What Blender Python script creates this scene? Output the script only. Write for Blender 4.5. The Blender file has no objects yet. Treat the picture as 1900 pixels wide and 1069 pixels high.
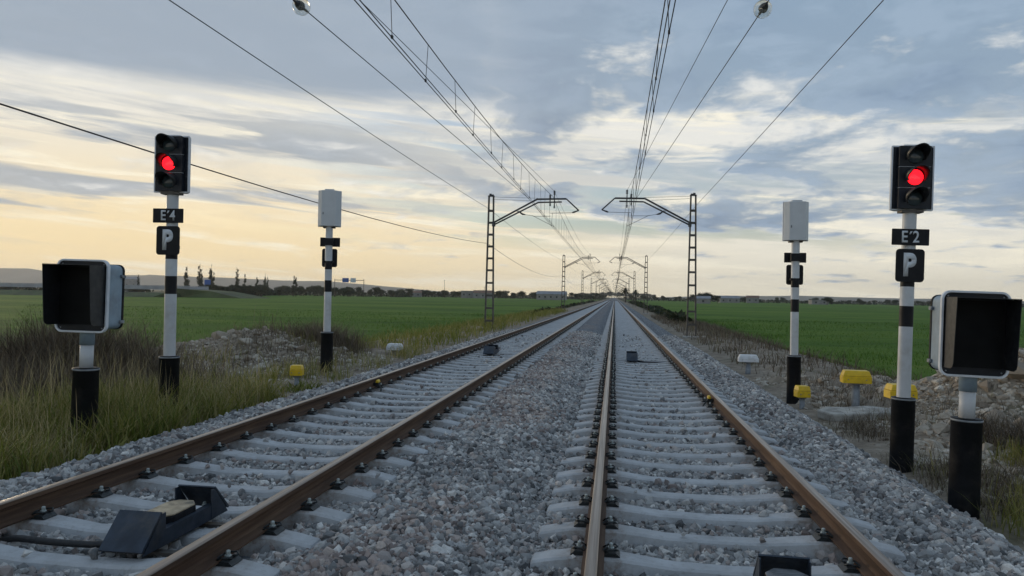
import bpy, bmesh, math, random
import numpy as np
from mathutils import Vector, Matrix, Euler

random.seed(7)
RNG = np.random.default_rng(11)
scene = bpy.context.scene
COL = scene.collection
R = math.radians

# ------------------------------------------------------------------ camera
CAM_Z = 1.548                      # metres above the rail tops of the right-hand track
cam_d = bpy.data.cameras.new('camera')
cam_d.sensor_width = 36.0
cam_d.lens = 1390.0 / 1900.0 * 36.0
cam_d.clip_start = 0.05
cam_d.clip_end = 60000.0
cam = bpy.data.objects.new('camera', cam_d)
COL.objects.link(cam)
cam.matrix_world = (Matrix.Translation((0, 0, CAM_Z)) @ Matrix.Rotation(R(7.82), 4, 'Z')
                    @ Matrix.Rotation(R(90 + 0.58), 4, 'X') @ Matrix.Rotation(0.018, 4, 'Z'))
scene.camera = cam

# ------------------------------------------------------------------ colour management / sampling
scene.view_settings.view_transform = 'Standard'
scene.view_settings.look = 'None'
scene.view_settings.gamma = 1.0
scene.view_settings.use_curve_mapping = False
scene.view_settings.exposure = 0.27
scene.cycles.use_denoising = True
scene.cycles.max_bounces = 6
scene.cycles.diffuse_bounces = 3
scene.cycles.glossy_bounces = 3
scene.cycles.transmission_bounces = 4
scene.cycles.volume_bounces = 0
scene.cycles.sample_clamp_indirect = 6.0

# ------------------------------------------------------------------ sun + sky
SUN_AZ = R(-50.0)                  # measured from the track direction (+Y), negative = left
SUN_EL = R(5.0)
sun_dir = Vector((math.sin(SUN_AZ) * math.cos(SUN_EL), math.cos(SUN_AZ) * math.cos(SUN_EL), math.sin(SUN_EL)))
sun_d = bpy.data.lights.new('sun', 'SUN')
sun_d.energy = 1.1
sun_d.angle = R(12.0)
sun_d.color = (1.0, 0.80, 0.55)
sun = bpy.data.objects.new('sun', sun_d)
sun.rotation_euler = sun_dir.to_track_quat('Z', 'Y').to_euler()
COL.objects.link(sun)

world = bpy.data.worlds.new('World')
scene.world = world
world.use_nodes = True


class NG:
    """tiny helper for building node graphs"""
    def __init__(self, tree):
        self.t = tree
        self.n = tree.nodes
        self.l = tree.links

    def new(self, kind, **kw):
        nd = self.n.new(kind)
        for k, v in kw.items():
            setattr(nd, k, v)
        return nd

    def put(self, sock, v):
        if isinstance(v, bpy.types.NodeSocket):
            self.l.new(v, sock)
        elif v is not None:
            if hasattr(sock.default_value, '__len__') and not hasattr(v, '__len__'):
                v = [v] * len(sock.default_value)
            if hasattr(sock.default_value, '__len__') and len(sock.default_value) == 4 and len(v) == 3:
                v = tuple(v) + (1.0,)
            sock.default_value = v

    def m(self, op, a, b=None, c=None, clamp=False):
        nd = self.new('ShaderNodeMath', operation=op)
        nd.use_clamp = clamp
        self.put(nd.inputs[0], a)
        if b is not None:
            self.put(nd.inputs[1], b)
        if c is not None:
            self.put(nd.inputs[2], c)
        return nd.outputs[0]

    def v(self, op, a, b=None, out=0):
        nd = self.new('ShaderNodeVectorMath', operation=op)
        self.put(nd.inputs[0], a)
        if b is not None:
            self.put(nd.inputs[1 if op != 'SCALE' else 3], b)
        return nd.outputs[out]

    def ss(self, x, lo, hi, a=0.0, b=1.0):
        nd = self.new('ShaderNodeMapRange', interpolation_type='SMOOTHSTEP')
        for i, val in enumerate((x, lo, hi, a, b)):
            self.put(nd.inputs[i], val)
        return nd.outputs[0]

    def lin(self, x, lo, hi, a=0.0, b=1.0):
        nd = self.new('ShaderNodeMapRange')
        for i, val in enumerate((x, lo, hi, a, b)):
            self.put(nd.inputs[i], val)
        return nd.outputs[0]

    def mix(self, f, a, b, mode='MIX'):
        nd = self.new('ShaderNodeMix', data_type='RGBA', blend_type=mode)
        nd.clamp_factor = True
        self.put(nd.inputs[0], f)
        self.put(nd.inputs[6], a)
        self.put(nd.inputs[7], b)
        return nd.outputs[2]

    def noise(self, vec, scale=1.0, detail=4.0, rough=0.5, dist=0.0, lac=2.0, color=False):
        nd = self.new('ShaderNodeTexNoise')
        self.put(nd.inputs['Vector'], vec)
        nd.inputs['Scale'].default_value = scale
        nd.inputs['Detail'].default_value = detail
        nd.inputs['Roughness'].default_value = rough
        nd.inputs['Distortion'].default_value = dist
        nd.inputs['Lacunarity'].default_value = lac
        return nd.outputs[1 if color else 0]

    def xyz(self, x, y, z):
        nd = self.new('ShaderNodeCombineXYZ')
        for i, val in enumerate((x, y, z)):
            self.put(nd.inputs[i], val)
        return nd.outputs[0]

    def sep(self, v):
        nd = self.new('ShaderNodeSeparateXYZ')
        self.put(nd.inputs[0], v)
        return nd.outputs


def build_sky():
    t = world.node_tree
    t.nodes.clear()
    g = NG(t)
    out = g.new('ShaderNodeOutputWorld')
    nis = g.new('ShaderNodeTexSky', sky_type='NISHITA')
    nis.sun_disc = False
    nis.sun_elevation = SUN_EL
    nis.sun_rotation = SUN_AZ
    nis.air_density = 1.0
    nis.dust_density = 1.5
    nis.ozone_density = 2.0
    clear_bg = g.new('ShaderNodeBackground')
    clear_bg.inputs[1].default_value = 0.15
    g.put(clear_bg.inputs[0], g.mix(1.0, nis.outputs[0], (0.80, 0.95, 1.22), 'MULTIPLY'))

    d = g.new('ShaderNodeTexCoord').outputs['Generated']
    x, y, z = g.sep(d)
    el = g.m('ARCSINE', g.m('MAXIMUM', z, 0.0))
    az = g.m('ARCTAN2', x, y)
    # layer of cloud seen in perspective
    den = g.m('ADD', g.m('MAXIMUM', z, 0.0), 0.13)
    P = g.xyz(g.m('DIVIDE', x, den), g.m('DIVIDE', y, den), 0.0)
    s2 = (math.sin(SUN_AZ) * 0.10, math.cos(SUN_AZ) * 0.10, 0)
    warp = g.v('SCALE', g.v('SUBTRACT', g.noise(P, 1.3, 3, 0.5, color=True), (0.5, 0.5, 0.5)), 0.35)
    Pw = g.v('ADD', P, warp)
    n1 = g.noise(g.v('ADD', Pw, (3.1, 7.7, 0)), 1.55, 8, 0.58)
    n1b = g.noise(g.v('ADD', g.v('ADD', Pw, (3.1, 7.7, 0)), s2), 1.55, 5, 0.55)
    fine = g.noise(Pw, 5.2, 6, 0.62)
    # horizontal streaks low in the sky
    St = g.xyz(g.m('MULTIPLY', az, 2.2), g.m('ADD', g.m('MULTIPLY', el, 26.0), g.m('MULTIPLY', az, 1.6)), 1.7)
    stw = g.v('ADD', St, g.v('SCALE', g.v('SUBTRACT', g.noise(St, 1.3, 3, 0.5, color=True), (0.5, 0.5, 0.5)), 1.1))
    st = g.noise(stw, 1.0, 6, 0.55)
    st2 = g.noise(g.v('ADD', stw, (9.3, 4.1, 2.2)), 0.9, 6, 0.58)
    st3 = g.noise(g.v('ADD', stw, (1.3, 14.1, 5.2)), 1.9, 6, 0.6)

    # big grey veil in the upper left; broken cumulus elsewhere
    edge = g.m('ADD', el, g.m('MULTIPLY', g.m('SUBTRACT', st2, 0.5), 0.05))
    veil = g.m('MULTIPLY', g.ss(edge, 0.225, 0.262), g.ss(g.m('ADD', az, g.m('MULTIPLY', g.m('SUBTRACT', n1, 0.5), 0.5)), 0.06, -0.20))
    low = g.ss(el, 0.14, 0.03)                           # 1 at the horizon
    hi = g.ss(el, 0.10, 0.30)
    thick = g.ss(g.m('ADD', n1, g.m('ADD', g.m('MULTIPLY', g.m('SUBTRACT', fine, 0.5), 0.38), g.m('ADD', g.m('MULTIPLY', low, -0.20), g.m('ADD', g.ss(el, 0.20, 0.36, 0, 0.14), g.ss(az, -0.05, 0.3, 0, 0.075))))), 0.42, 0.60)
    band = g.m('MULTIPLY', g.ss(st2, 0.46, 0.60), g.m('MULTIPLY', g.ss(el, 0.03, 0.09), g.ss(el, 0.30, 0.17)))
    leftw = g.ss(az, -0.10, -0.42)                       # toward the sun side
    band = g.m('MULTIPLY', band, g.lin(leftw, 0, 1, 0.45, 0.95))
    thick = g.m('MULTIPLY', thick, g.lin(leftw, 0, 1, 1.0, 0.25))
    grey = g.m('MAXIMUM', g.m('MAXIMUM', thick, g.m('MULTIPLY', veil, 0.96)), band)

    # light through the cloud: relief from the difference towards the sun
    rel = g.m('MULTIPLY', g.m('SUBTRACT', n1, n1b), 3.0)
    cosang = g.v('DOT_PRODUCT', d, tuple(sun_dir), out=1)
    near = g.ss(cosang, 0.45, 1.0)
    glow = g.m('POWER', 2.718, g.m('MULTIPLY', el, -7.5))
    lit = g.mix(glow, (0.68, 0.695, 0.695), (0.78, 0.71, 0.54))
    lit = g.mix(g.m('MULTIPLY', near, g.ss(el, 0.25, 0.02, 0.10, 1.0)), lit, (0.83, 0.652, 0.365))
    lit = g.mix(g.ss(st3, 0.48, 0.66, 0, 0.7), lit, (0.88, 0.82, 0.66))
    shade = g.mix(g.m('MULTIPLY', glow, 1.0), (0.215, 0.305, 0.415), (0.44, 0.46, 0.46))
    shade = g.mix(g.m('MULTIPLY', g.ss(n1, 0.50, 0.68, 0, 0.7), g.m('SUBTRACT', 1.0, leftw)), shade, (0.15, 0.22, 0.33))
    shade = g.mix(g.ss(g.m('ADD', fine, rel), 0.35, 0.75, 0, 0.40), shade, (0.35, 0.44, 0.55))
    shade = g.mix(g.m('MULTIPLY', near, 0.35), shade, (0.46, 0.42, 0.37))
    shade = g.mix(g.m('MULTIPLY', veil, 0.5), shade, (0.25, 0.325, 0.425))
    cloud = g.mix(grey, lit, shade)
    rim = g.m('MULTIPLY', g.m('MULTIPLY', g.m('MULTIPLY', thick, g.m('SUBTRACT', 1.0, thick)), 2.4), g.ss(rel, 0.05, 0.5))
    cloud = g.mix(g.m('MULTIPLY', rim, g.m('SUBTRACT', 1.0, veil)), cloud, (0.90, 0.87, 0.80))
    cloud_bg = g.new('ShaderNodeBackground')
    g.l.new(cloud, cloud_bg.inputs[0])
    cloud_bg.inputs[1].default_value = 1.0
    gaps = g.m('MULTIPLY', g.ss(st, 0.50, 0.60), g.m('MULTIPLY', g.ss(el, 0.045, 0.10), g.ss(el, 0.40, 0.20)))
    gaps = g.m('MULTIPLY', g.m('MULTIPLY', gaps, g.m('SUBTRACT', 1.0, grey)), g.ss(az, -0.55, -0.20, 0.1, 0.75))
    mx = g.new('ShaderNodeMixShader')
    g.put(mx.inputs[0], gaps)
    g.l.new(cloud_bg.outputs[0], mx.inputs[1])
    g.l.new(clear_bg.outputs[0], mx.inputs[2])
    g.l.new(mx.outputs[0], out.inputs[0])


build_sky()
world.cycles.sampling_method = 'MANUAL'
world.cycles.sample_map_resolution = 512

# ------------------------------------------------------------------ mesh helpers
class MB:
    """collects faces of one mesh object"""
    def __init__(self):
        self.v = []
        self.f = []
        self.mi = []
        self.sm = []

    def add(self, verts, faces, mi=0, M=None, smooth=False):
        o = len(self.v)
        if M is not None:
            verts = [M @ Vector(p) for p in verts]
        self.v += [tuple(p) for p in verts]
        for k in faces:
            self.f.append([i + o for i in k])
            self.mi.append(mi)
            self.sm.append(smooth)
        return self

    def box(self, c, s, mi=0, M=None, taper=None):
        x, y, z = c
        a, b, h = s[0] / 2, s[1] / 2, s[2] / 2
        t = taper or (1, 1)
        vs = [(x - a, y - b, z - h), (x + a, y - b, z - h), (x + a, y + b, z - h), (x - a, y + b, z - h),
              (x - a * t[0], y - b * t[1], z + h), (x + a * t[0], y - b * t[1], z + h),
              (x + a * t[0], y + b * t[1], z + h), (x - a * t[0], y + b * t[1], z + h)]
        return self.add(vs, [(3, 2, 1, 0), (4, 5, 6, 7), (0, 1, 5, 4), (1, 2, 6, 5), (2, 3, 7, 6), (3, 0, 4, 7)], mi, M)

    def bar(self, p, q, w, h, mi=0, up=(0, 0, 1)):
        p, q = Vector(p), Vector(q)
        d = (q - p)
        L = d.length
        d.normalize()
        s = d.cross(Vector(up))
        if s.length < 1e-4:
            s = Vector((1, 0, 0))
        s.normalize()
        u = s.cross(d)
        M = Matrix((s, d, u)).transposed().to_4x4()
        M.translation = (p + q) / 2
        return self.box((0, 0, 0), (w, L, h), mi, M)

    def tube(self, pts, r, seg=8, mi=0, caps=True, smooth=True):
        pts = [Vector(p) for p in pts]
        n = len(pts)
        rr = r if hasattr(r, '__len__') else [r] * n
        vs, fs = [], []
        ref = Vector((0, 0, 1))
        for i, p in enumerate(pts):
            d = (pts[min(i + 1, n - 1)] - pts[max(i - 1, 0)]).normalized()
            s = d.cross(ref)
            if s.length < 1e-3:
                s = d.cross(Vector((0, 1, 0)))
            s.normalize()
            u = s.cross(d)
            for k in range(seg):
                a = 2 * math.pi * k / seg
                vs.append(p + (s * math.cos(a) + u * math.sin(a)) * rr[i])
        for i in range(n - 1):
            for k in range(seg):
                k2 = (k + 1) % seg
                fs.append((i * seg + k, i * seg + k2, (i + 1) * seg + k2, (i + 1) * seg + k))
        self.add(vs, fs, mi, None, smooth)
        if caps:
            o = len(self.v) - len(vs)
            self.f.append([o + k for k in reversed(range(seg))])
            self.f.append([o + (n - 1) * seg + k for k in range(seg)])
            self.mi += [mi, mi]
            self.sm += [False, False]
        return self

    def lathe(self, prof, seg=20, mi=0, M=None, smooth=True):
        vs, fs = [], []
        for (r, z) in prof:
            for k in range(seg):
                a = 2 * math.pi * k / seg
                vs.append((r * math.cos(a), r * math.sin(a), z))
        for i in range(len(prof) - 1):
            for k in range(seg):
                k2 = (k + 1) % seg
                fs.append((i * seg + k, i * seg + k2, (i + 1) * seg + k2, (i + 1) * seg + k))
        fs.append(tuple(reversed(range(seg))))
        fs.append(tuple((len(prof) - 1) * seg + k for k in range(seg)))
        return self.add(vs, fs, mi, M, smooth)

    def prism(self, poly, a, b, axis='Y', mi=0, M=None, smooth=False):
        """poly in the plane across the axis, swept from a to b along the axis"""
        n = len(poly)
        def mk(u, w, t):
            return {'Y': (u, t, w), 'X': (t, u, w), 'Z': (u, w, t)}[axis]
        vs = [mk(u, w, a) for u, w in poly] + [mk(u, w, b) for u, w in poly]
        fs = [tuple(range(n)), tuple(reversed(range(n, 2 * n)))]
        fs += [(i, i + n, (i + 1) % n + n, (i + 1) % n) for i in range(n)]
        self.add(vs, fs, mi, M, smooth)
        return self

    def mesh(self, name, mats):
        me = bpy.data.meshes.new(name)
        me.from_pydata(self.v, [], self.f)
        for m in (mats if isinstance(mats, (list, tuple)) else [mats]):
            me.materials.append(m)
        me.polygons.foreach_set('material_index', self.mi)
        me.polygons.foreach_set('use_smooth', self.sm)
        bm = bmesh.new()
        bm.from_mesh(me)
        bmesh.ops.recalc_face_normals(bm, faces=bm.faces)
        bm.to_mesh(me)
        bm.free()
        me.update()
        return me

    def build(self, name, mats, parent=None, bevel=0.0):
        o = obj(name, self.mesh(name, mats), parent)
        if bevel:
            md = o.modifiers.new('bevel', 'BEVEL')
            md.width = bevel
            md.segments = 2
            md.limit_method = 'ANGLE'
            md.angle_limit = R(40)
        return o


def obj(name, me, parent=None):
    o = bpy.data.objects.new(name, me)
    COL.objects.link(o)
    if parent is not None:
        o.parent = parent
    return o


def tag(o, label=None, cat=None, group=None, kind=None):
    if label:
        o['label'] = label
    if cat:
        o['category'] = cat
    if group:
        o['group'] = group
    if kind:
        o['kind'] = kind
    return o


def empty(name, loc=(0, 0, 0), rot=(0, 0, 0)):
    o = bpy.data.objects.new(name, None)
    o.empty_display_size = 0.2
    COL.objects.link(o)
    o.location = loc
    o.rotation_euler = rot
    return o


def copy_tree(o, parent=None):
    c = o.copy()
    COL.objects.link(c)
    c.parent = parent
    for ch in list(o.children):
        copy_tree(ch, c)
    return c


def rounded(w, h, r, n=5, cx=0.0, cz=0.0):
    pts = []
    for (sx, sz, a0) in ((1, 1, 0), (-1, 1, 90), (-1, -1, 180), (1, -1, 270)):
        for k in range(n + 1):
            a = R(a0 + 90 * k / n)
            pts.append((cx + sx * (w / 2 - r) + r * math.cos(a), cz + sz * (h / 2 - r) + r * math.sin(a)))
    return pts


def np_mesh(name, verts, faces_flat, loop_tot, mats, attrs=None, smooth=False):
    """fast mesh from numpy arrays; faces may mix triangles and quads"""
    me = bpy.data.meshes.new(name)
    nv, nl, nf = len(verts), len(faces_flat), len(loop_tot)
    me.vertices.add(nv)
    me.loops.add(nl)
    me.polygons.add(nf)
    me.vertices.foreach_set('co', np.asarray(verts, np.float32).ravel())
    me.loops.foreach_set('vertex_index', np.asarray(faces_flat, np.int32))
    ls = np.concatenate(([0], np.cumsum(loop_tot)[:-1])).astype(np.int32)
    me.polygons.foreach_set('loop_start', ls)
    if smooth:
        me.polygons.foreach_set('use_smooth', np.ones(nf, bool))
    for m in (mats if isinstance(mats, (list, tuple)) else [mats]):
        me.materials.append(m)
    for k, arr in (attrs or {}).items():
        at = me.attributes.new(k, 'FLOAT', 'POINT')
        at.data.foreach_set('value', np.asarray(arr, np.float32))
    me.update(calc_edges=True)
    me.validate()
    return me


# ------------------------------------------------------------------ materials
def material(name):
    m = bpy.data.materials.new(name)
    m.use_nodes = True
    m.node_tree.nodes.clear()
    g = NG(m.node_tree)
    out = g.new('ShaderNodeOutputMaterial')
    b = g.new('ShaderNodeBsdfPrincipled')
    g.l.new(b.outputs[0], out.inputs[0])
    return m, g, b


def simple(name, col, rough=0.6, metal=0.0, var=0.18, scale=6.0, bump=0.0, bscale=40.0, col2=None, dirt=None, spec=0.5):
    """principled material with uneven colour, grain and optional dirt blotches"""
    m, g, b = material(name)
    co = g.new('ShaderNodeTexCoord').outputs['Object']
    n = g.noise(co, scale, 6, 0.6)
    c2 = col2 or tuple(c * (1 - 2 * var) for c in col)
    c1 = col if col2 else tuple(min(1, c * (1 + var)) for c in col)
    c = g.mix(g.ss(n, 0.3, 0.7), c1, c2)
    if dirt:
        dn = g.noise(g.v('ADD', co, (4.2, 1.7, 9.1)), scale * 0.7, 7, 0.65)
        c = g.mix(g.ss(dn, 0.5, 0.72, 0, dirt[1]), c, dirt[0])
    g.put(b.inputs['Base Color'], c)
    g.put(b.inputs['Roughness'], g.lin(g.noise(co, scale * 2.3, 4, 0.6), 0.3, 0.7, max(0.02, rough - 0.1), min(1, rough + 0.1)))
    b.inputs['Metallic'].default_value = metal
    b.inputs['Specular IOR Level'].default_value = spec
    if bump:
        bn = g.new('ShaderNodeBump')
        bn.inputs['Strength'].default_value = bump
        bn.inputs['Distance'].default_value = 0.01
        g.put(bn.inputs['Height'], g.noise(co, bscale, 6, 0.65))
        g.l.new(bn.outputs[0], b.inputs['Normal'])
    return m


def attr(g, name, kind='GEOMETRY'):
    a = g.new('ShaderNodeAttribute', attribute_name=name)
    a.attribute_type = kind
    return a.outputs['Fac']


def ramp(g, f, stops):
    r = g.new('ShaderNodeValToRGB')
    e = r.color_ramp.elements
    while len(e) < len(stops):
        e.new(0.5)
    for i, (p, c) in enumerate(stops):
        e[i].position = p
        e[i].color = tuple(c) + (1.0,)
    g.put(r.inputs[0], f)
    return r.outputs[0]


def plant_material(name, stops, transl=0.25):
    m = bpy.data.materials.new(name)
    m.use_nodes = True
    m.node_tree.nodes.clear()
    g = NG(m.node_tree)
    out = g.new('ShaderNodeOutputMaterial')
    c = ramp(g, attr(g, 'tint'), stops)
    d = g.new('ShaderNodeBsdfPrincipled')
    g.put(d.inputs['Base Color'], c)
    d.inputs['Roughness'].default_value = 0.6
    d.inputs['Specular IOR Level'].default_value = 0.25
    t = g.new('ShaderNodeBsdfTranslucent')
    g.put(t.inputs[0], c)
    mx = g.new('ShaderNodeMixShader')
    mx.inputs[0].default_value = transl
    g.l.new(d.outputs[0], mx.inputs[1])
    g.l.new(t.outputs[0], mx.inputs[2])
    g.l.new(mx.outputs[0], out.inputs[0])
    return m


def stone_material(name, kind):
    """broken stone: the tint of each stone comes from its own attribute"""
    m, g, b = material(name)
    co = g.new('ShaderNodeTexCoord').outputs['Object']
    if kind == 'OBJECT':
        oi = g.new('ShaderNodeObjectInfo')
        tint = oi.outputs['Random']
        pink = g.m('MULTIPLY', g.m('FRACT', g.m('MULTIPLY', oi.outputs['Random'], 17.3)), 0.55)
    else:
        tint = attr(g, 'tint', kind)
        pink = attr(g, 'pink', kind)
    c = ramp(g, tint, [(0.0, (0.085, 0.085, 0.086)), (0.25, (0.205, 0.203, 0.200)), (0.55, (0.37, 0.362, 0.35)), (0.8, (0.53, 0.512, 0.485)), (1.0, (0.72, 0.69, 0.645))])
    p = ramp(g, tint, [(0.0, (0.20, 0.135, 0.11)), (0.5, (0.38, 0.27, 0.225)), (1.0, (0.56, 0.45, 0.37))])
    c = g.mix(g.ss(pink, 0.42, 0.75, 0, 0.62), c, p)
    geo = g.new('ShaderNodeNewGeometry')
    n = g.noise(geo.outputs['Position'], 45.0, 5, 0.65)
    c = g.mix(g.ss(n, 0.42, 0.72, 0, 0.35), c, (0.13, 0.14, 0.15))
    g.put(b.inputs['Base Color'], c)
    b.inputs['Roughness'].default_value = 0.85
    bn = g.new('ShaderNodeBump')
    bn.inputs['Strength'].default_value = 0.5
    bn.inputs['Distance'].default_value = 0.004
    g.put(bn.inputs['Height'], g.noise(geo.outputs['Position'], 130.0, 4, 0.7))
    g.l.new(bn.outputs[0], b.inputs['Normal'])
    return m


def sleeper_material():
    m, g, b = material('sleeper_concrete')
    co = g.new('ShaderNodeTexCoord').outputs['Object']
    x, y, z = g.sep(co)
    rnd = g.new('ShaderNodeObjectInfo').outputs['Random']
    p = g.v('ADD', co, g.xyz(g.m('MULTIPLY', rnd, 31.0), g.m('MULTIPLY', rnd, 57.0), rnd))
    n = g.noise(p, 5.0, 6, 0.62)
    n2 = g.noise(p, 22.0, 6, 0.68)
    c = g.mix(g.ss(n, 0.3, 0.7), (0.50, 0.51, 0.52), (0.39, 0.395, 0.40))
    c = g.mix(g.lin(rnd, 0, 1, 0, 0.25), c, (0.33, 0.32, 0.31))
    c = g.mix(g.ss(n2, 0.52, 0.74, 0, 0.55), c, (0.25, 0.235, 0.215))
    seat = g.ss(g.m('ABSOLUTE', g.m('SUBTRACT', g.m('ABSOLUTE', x), 0.87)), 0.30, 0.10)
    c = g.mix(g.m('MULTIPLY', seat, g.ss(n2, 0.35, 0.65, 0.1, 0.6)), c, (0.215, 0.15, 0.105))
    g.put(b.inputs['Base Color'], c)
    b.inputs['Roughness'].default_value = 0.88
    bn = g.new('ShaderNodeBump')
    bn.inputs['Strength'].default_value = 0.45
    bn.inputs['Distance'].default_value = 0.008
    g.put(bn.inputs['Height'], g.noise(p, 60.0, 6, 0.65))
    g.l.new(bn.outputs[0], b.inputs['Normal'])
    return m


M_CONC = sleeper_material()
M_WHITE = simple('white_paint', (0.56, 0.58, 0.60), 0.5, var=0.06, scale=3, bump=0.05, dirt=((0.33, 0.31, 0.27), 0.55))
M_BLACK = simple('black_paint', (0.009, 0.010, 0.013), 0.55, var=0.2, scale=4, dirt=((0.024, 0.023, 0.022), 0.5), spec=0.25)
M_SLEEVE = simple('black_pipe', (0.008, 0.009, 0.011), 0.6, var=0.25, scale=5, bump=0.1, dirt=((0.045, 0.04, 0.034), 0.6), spec=0.2)
M_NAVY = simple('dark_enamel', (0.010, 0.014, 0.022), 0.42, var=0.2, scale=4, dirt=((0.022, 0.022, 0.024), 0.5), spec=0.3)
M_LETTER = simple('sign_lettering', (0.62, 0.65, 0.68), 0.5, var=0.06, scale=12)
M_EDGE = simple('light_edge', (0.66, 0.69, 0.73), 0.4, var=0.06)
M_COVER = simple('pale_grey_cover', (0.58, 0.60, 0.62), 0.5, var=0.04, scale=2, dirt=((0.5, 0.5, 0.48), 0.3))
M_BLUEGREY = simple('blue_grey_metal', (0.25, 0.33, 0.40), 0.5, 0.0, var=0.1, scale=5, dirt=((0.18, 0.2, 0.21), 0.5))
M_GALV = simple('weathered_steel', (0.11, 0.10, 0.09), 0.65, 0.3, var=0.2, scale=4, dirt=((0.065, 0.05, 0.038), 0.6))
M_ARM = simple('arm_steel', (0.085, 0.085, 0.09), 0.6, 0.3, var=0.2, scale=3)
M_WIRE = simple('dark_wire', (0.045, 0.042, 0.042), 0.6, 0.4, var=0.15, scale=1)
M_CLIP = simple('black_fastening', (0.015, 0.020, 0.022), 0.5, var=0.3, scale=30)
M_BOLT = simple('bolt_zinc', (0.42, 0.46, 0.44), 0.5, 0.3, var=0.2, scale=40)
M_YELLOW = simple('yellow_plastic', (0.72, 0.47, 0.008), 0.45, var=0.08, scale=8, dirt=((0.33, 0.22, 0.03), 0.45))
M_CAPWHITE = simple('white_plastic', (0.68, 0.70, 0.72), 0.5, var=0.06, scale=8, dirt=((0.4, 0.39, 0.36), 0.4))
M_STEM = simple('grey_stem', (0.24, 0.26, 0.28), 0.6, 0.2, var=0.15, scale=8)
M_RAMP = simple('dark_blue_steel', (0.030, 0.043, 0.064), 0.5, 0.25, var=0.2, scale=7, bump=0.12, dirt=((0.085, 0.078, 0.07), 0.55))
M_BEACON = simple('beacon_resin', (0.014, 0.015, 0.018), 0.7, var=0.2, scale=10, bump=0.2, spec=0.12)
M_BEACONTOP = simple('worn_tan_top', (0.42, 0.34, 0.23), 0.8, var=0.2, scale=9, bump=0.3, dirt=((0.05, 0.05, 0.05), 0.9))
M_BEACONGREY = simple('worn_grey_top', (0.17, 0.175, 0.185), 0.75, var=0.2, scale=14, bump=0.3, dirt=((0.06, 0.06, 0.065), 0.8))
M_HOSE = simple('rubber_hose', (0.012, 0.013, 0.015), 0.55, var=0.2, scale=20)
M_SLAB = simple('old_concrete', (0.40, 0.38, 0.34), 0.9, var=0.2, scale=5, bump=0.4, bscale=35, dirt=((0.22, 0.19, 0.15), 0.6))
M_STONE = stone_material('ballast_stone', 'INSTANCER')
M_STONE_ONE = stone_material('ballast_stone_single', 'OBJECT')


def rail_materials():
    m, g, b = material('rusty_rail')
    geo = g.new('ShaderNodeNewGeometry')
    x, y, z = g.sep(geo.outputs['Position'])
    p = g.xyz(g.m('MULTIPLY', x, 14.0), g.m('MULTIPLY', y, 1.1), g.m('MULTIPLY', z, 22.0))
    n = g.noise(p, 1.0, 7, 0.62)
    c = ramp(g, n, [(0.25, (0.036, 0.020, 0.013)), (0.48, (0.076, 0.042, 0.026)), (0.66, (0.122, 0.073, 0.044)), (0.85, (0.18, 0.126, 0.086))])
    g.put(b.inputs['Base Color'], c)
    b.inputs['Roughness'].default_value = 0.78
    b.inputs['Specular IOR Level'].default_value = 0.3
    bn = g.new('ShaderNodeBump')
    bn.inputs['Strength'].default_value = 0.25
    bn.inputs['Distance'].default_value = 0.004
    g.put(bn.inputs['Height'], g.noise(geo.outputs['Position'], 60.0, 5, 0.6))
    g.l.new(bn.outputs[0], b.inputs['Normal'])
    m2, g, b = material('worn_rail_head')
    geo = g.new('ShaderNodeNewGeometry')
    x, y, z = g.sep(geo.outputs['Position'])
    p = g.xyz(g.m('MULTIPLY', x, 60.0), g.m('MULTIPLY', y, 0.7), 0.0)
    n = g.noise(p, 1.0, 6, 0.6)
    g.put(b.inputs['Base Color'], ramp(g, n, [(0.3, (0.17, 0.130, 0.105)), (0.55, (0.27, 0.22, 0.18)), (0.8, (0.40, 0.345, 0.30))]))
    b.inputs['Metallic'].default_value = 0.5
    ox = g.sep(g.new('ShaderNodeTexCoord').outputs['Object'])[0]
    band = g.m('MULTIPLY', g.ss(g.m('ABSOLUTE', g.m('SUBTRACT', ox, 0.004)), 0.022, 0.012), g.ss(n, 0.25, 0.55))
    g.put(b.inputs['Base Color'], g.mix(g.m('MULTIPLY', band, 0.2), ramp(g, n, [(0.3, (0.17, 0.130, 0.105)), (0.55, (0.235, 0.185, 0.145)), (0.8, (0.33, 0.275, 0.23))]), (0.46, 0.42, 0.38)))
    g.put(b.inputs['Roughness'], g.m('SUBTRACT', g.lin(n, 0.3, 0.7, 0.46, 0.30), g.m('MULTIPLY', band, 0.04)))
    return m, m2


M_RUST, M_HEAD = rail_materials()


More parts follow.
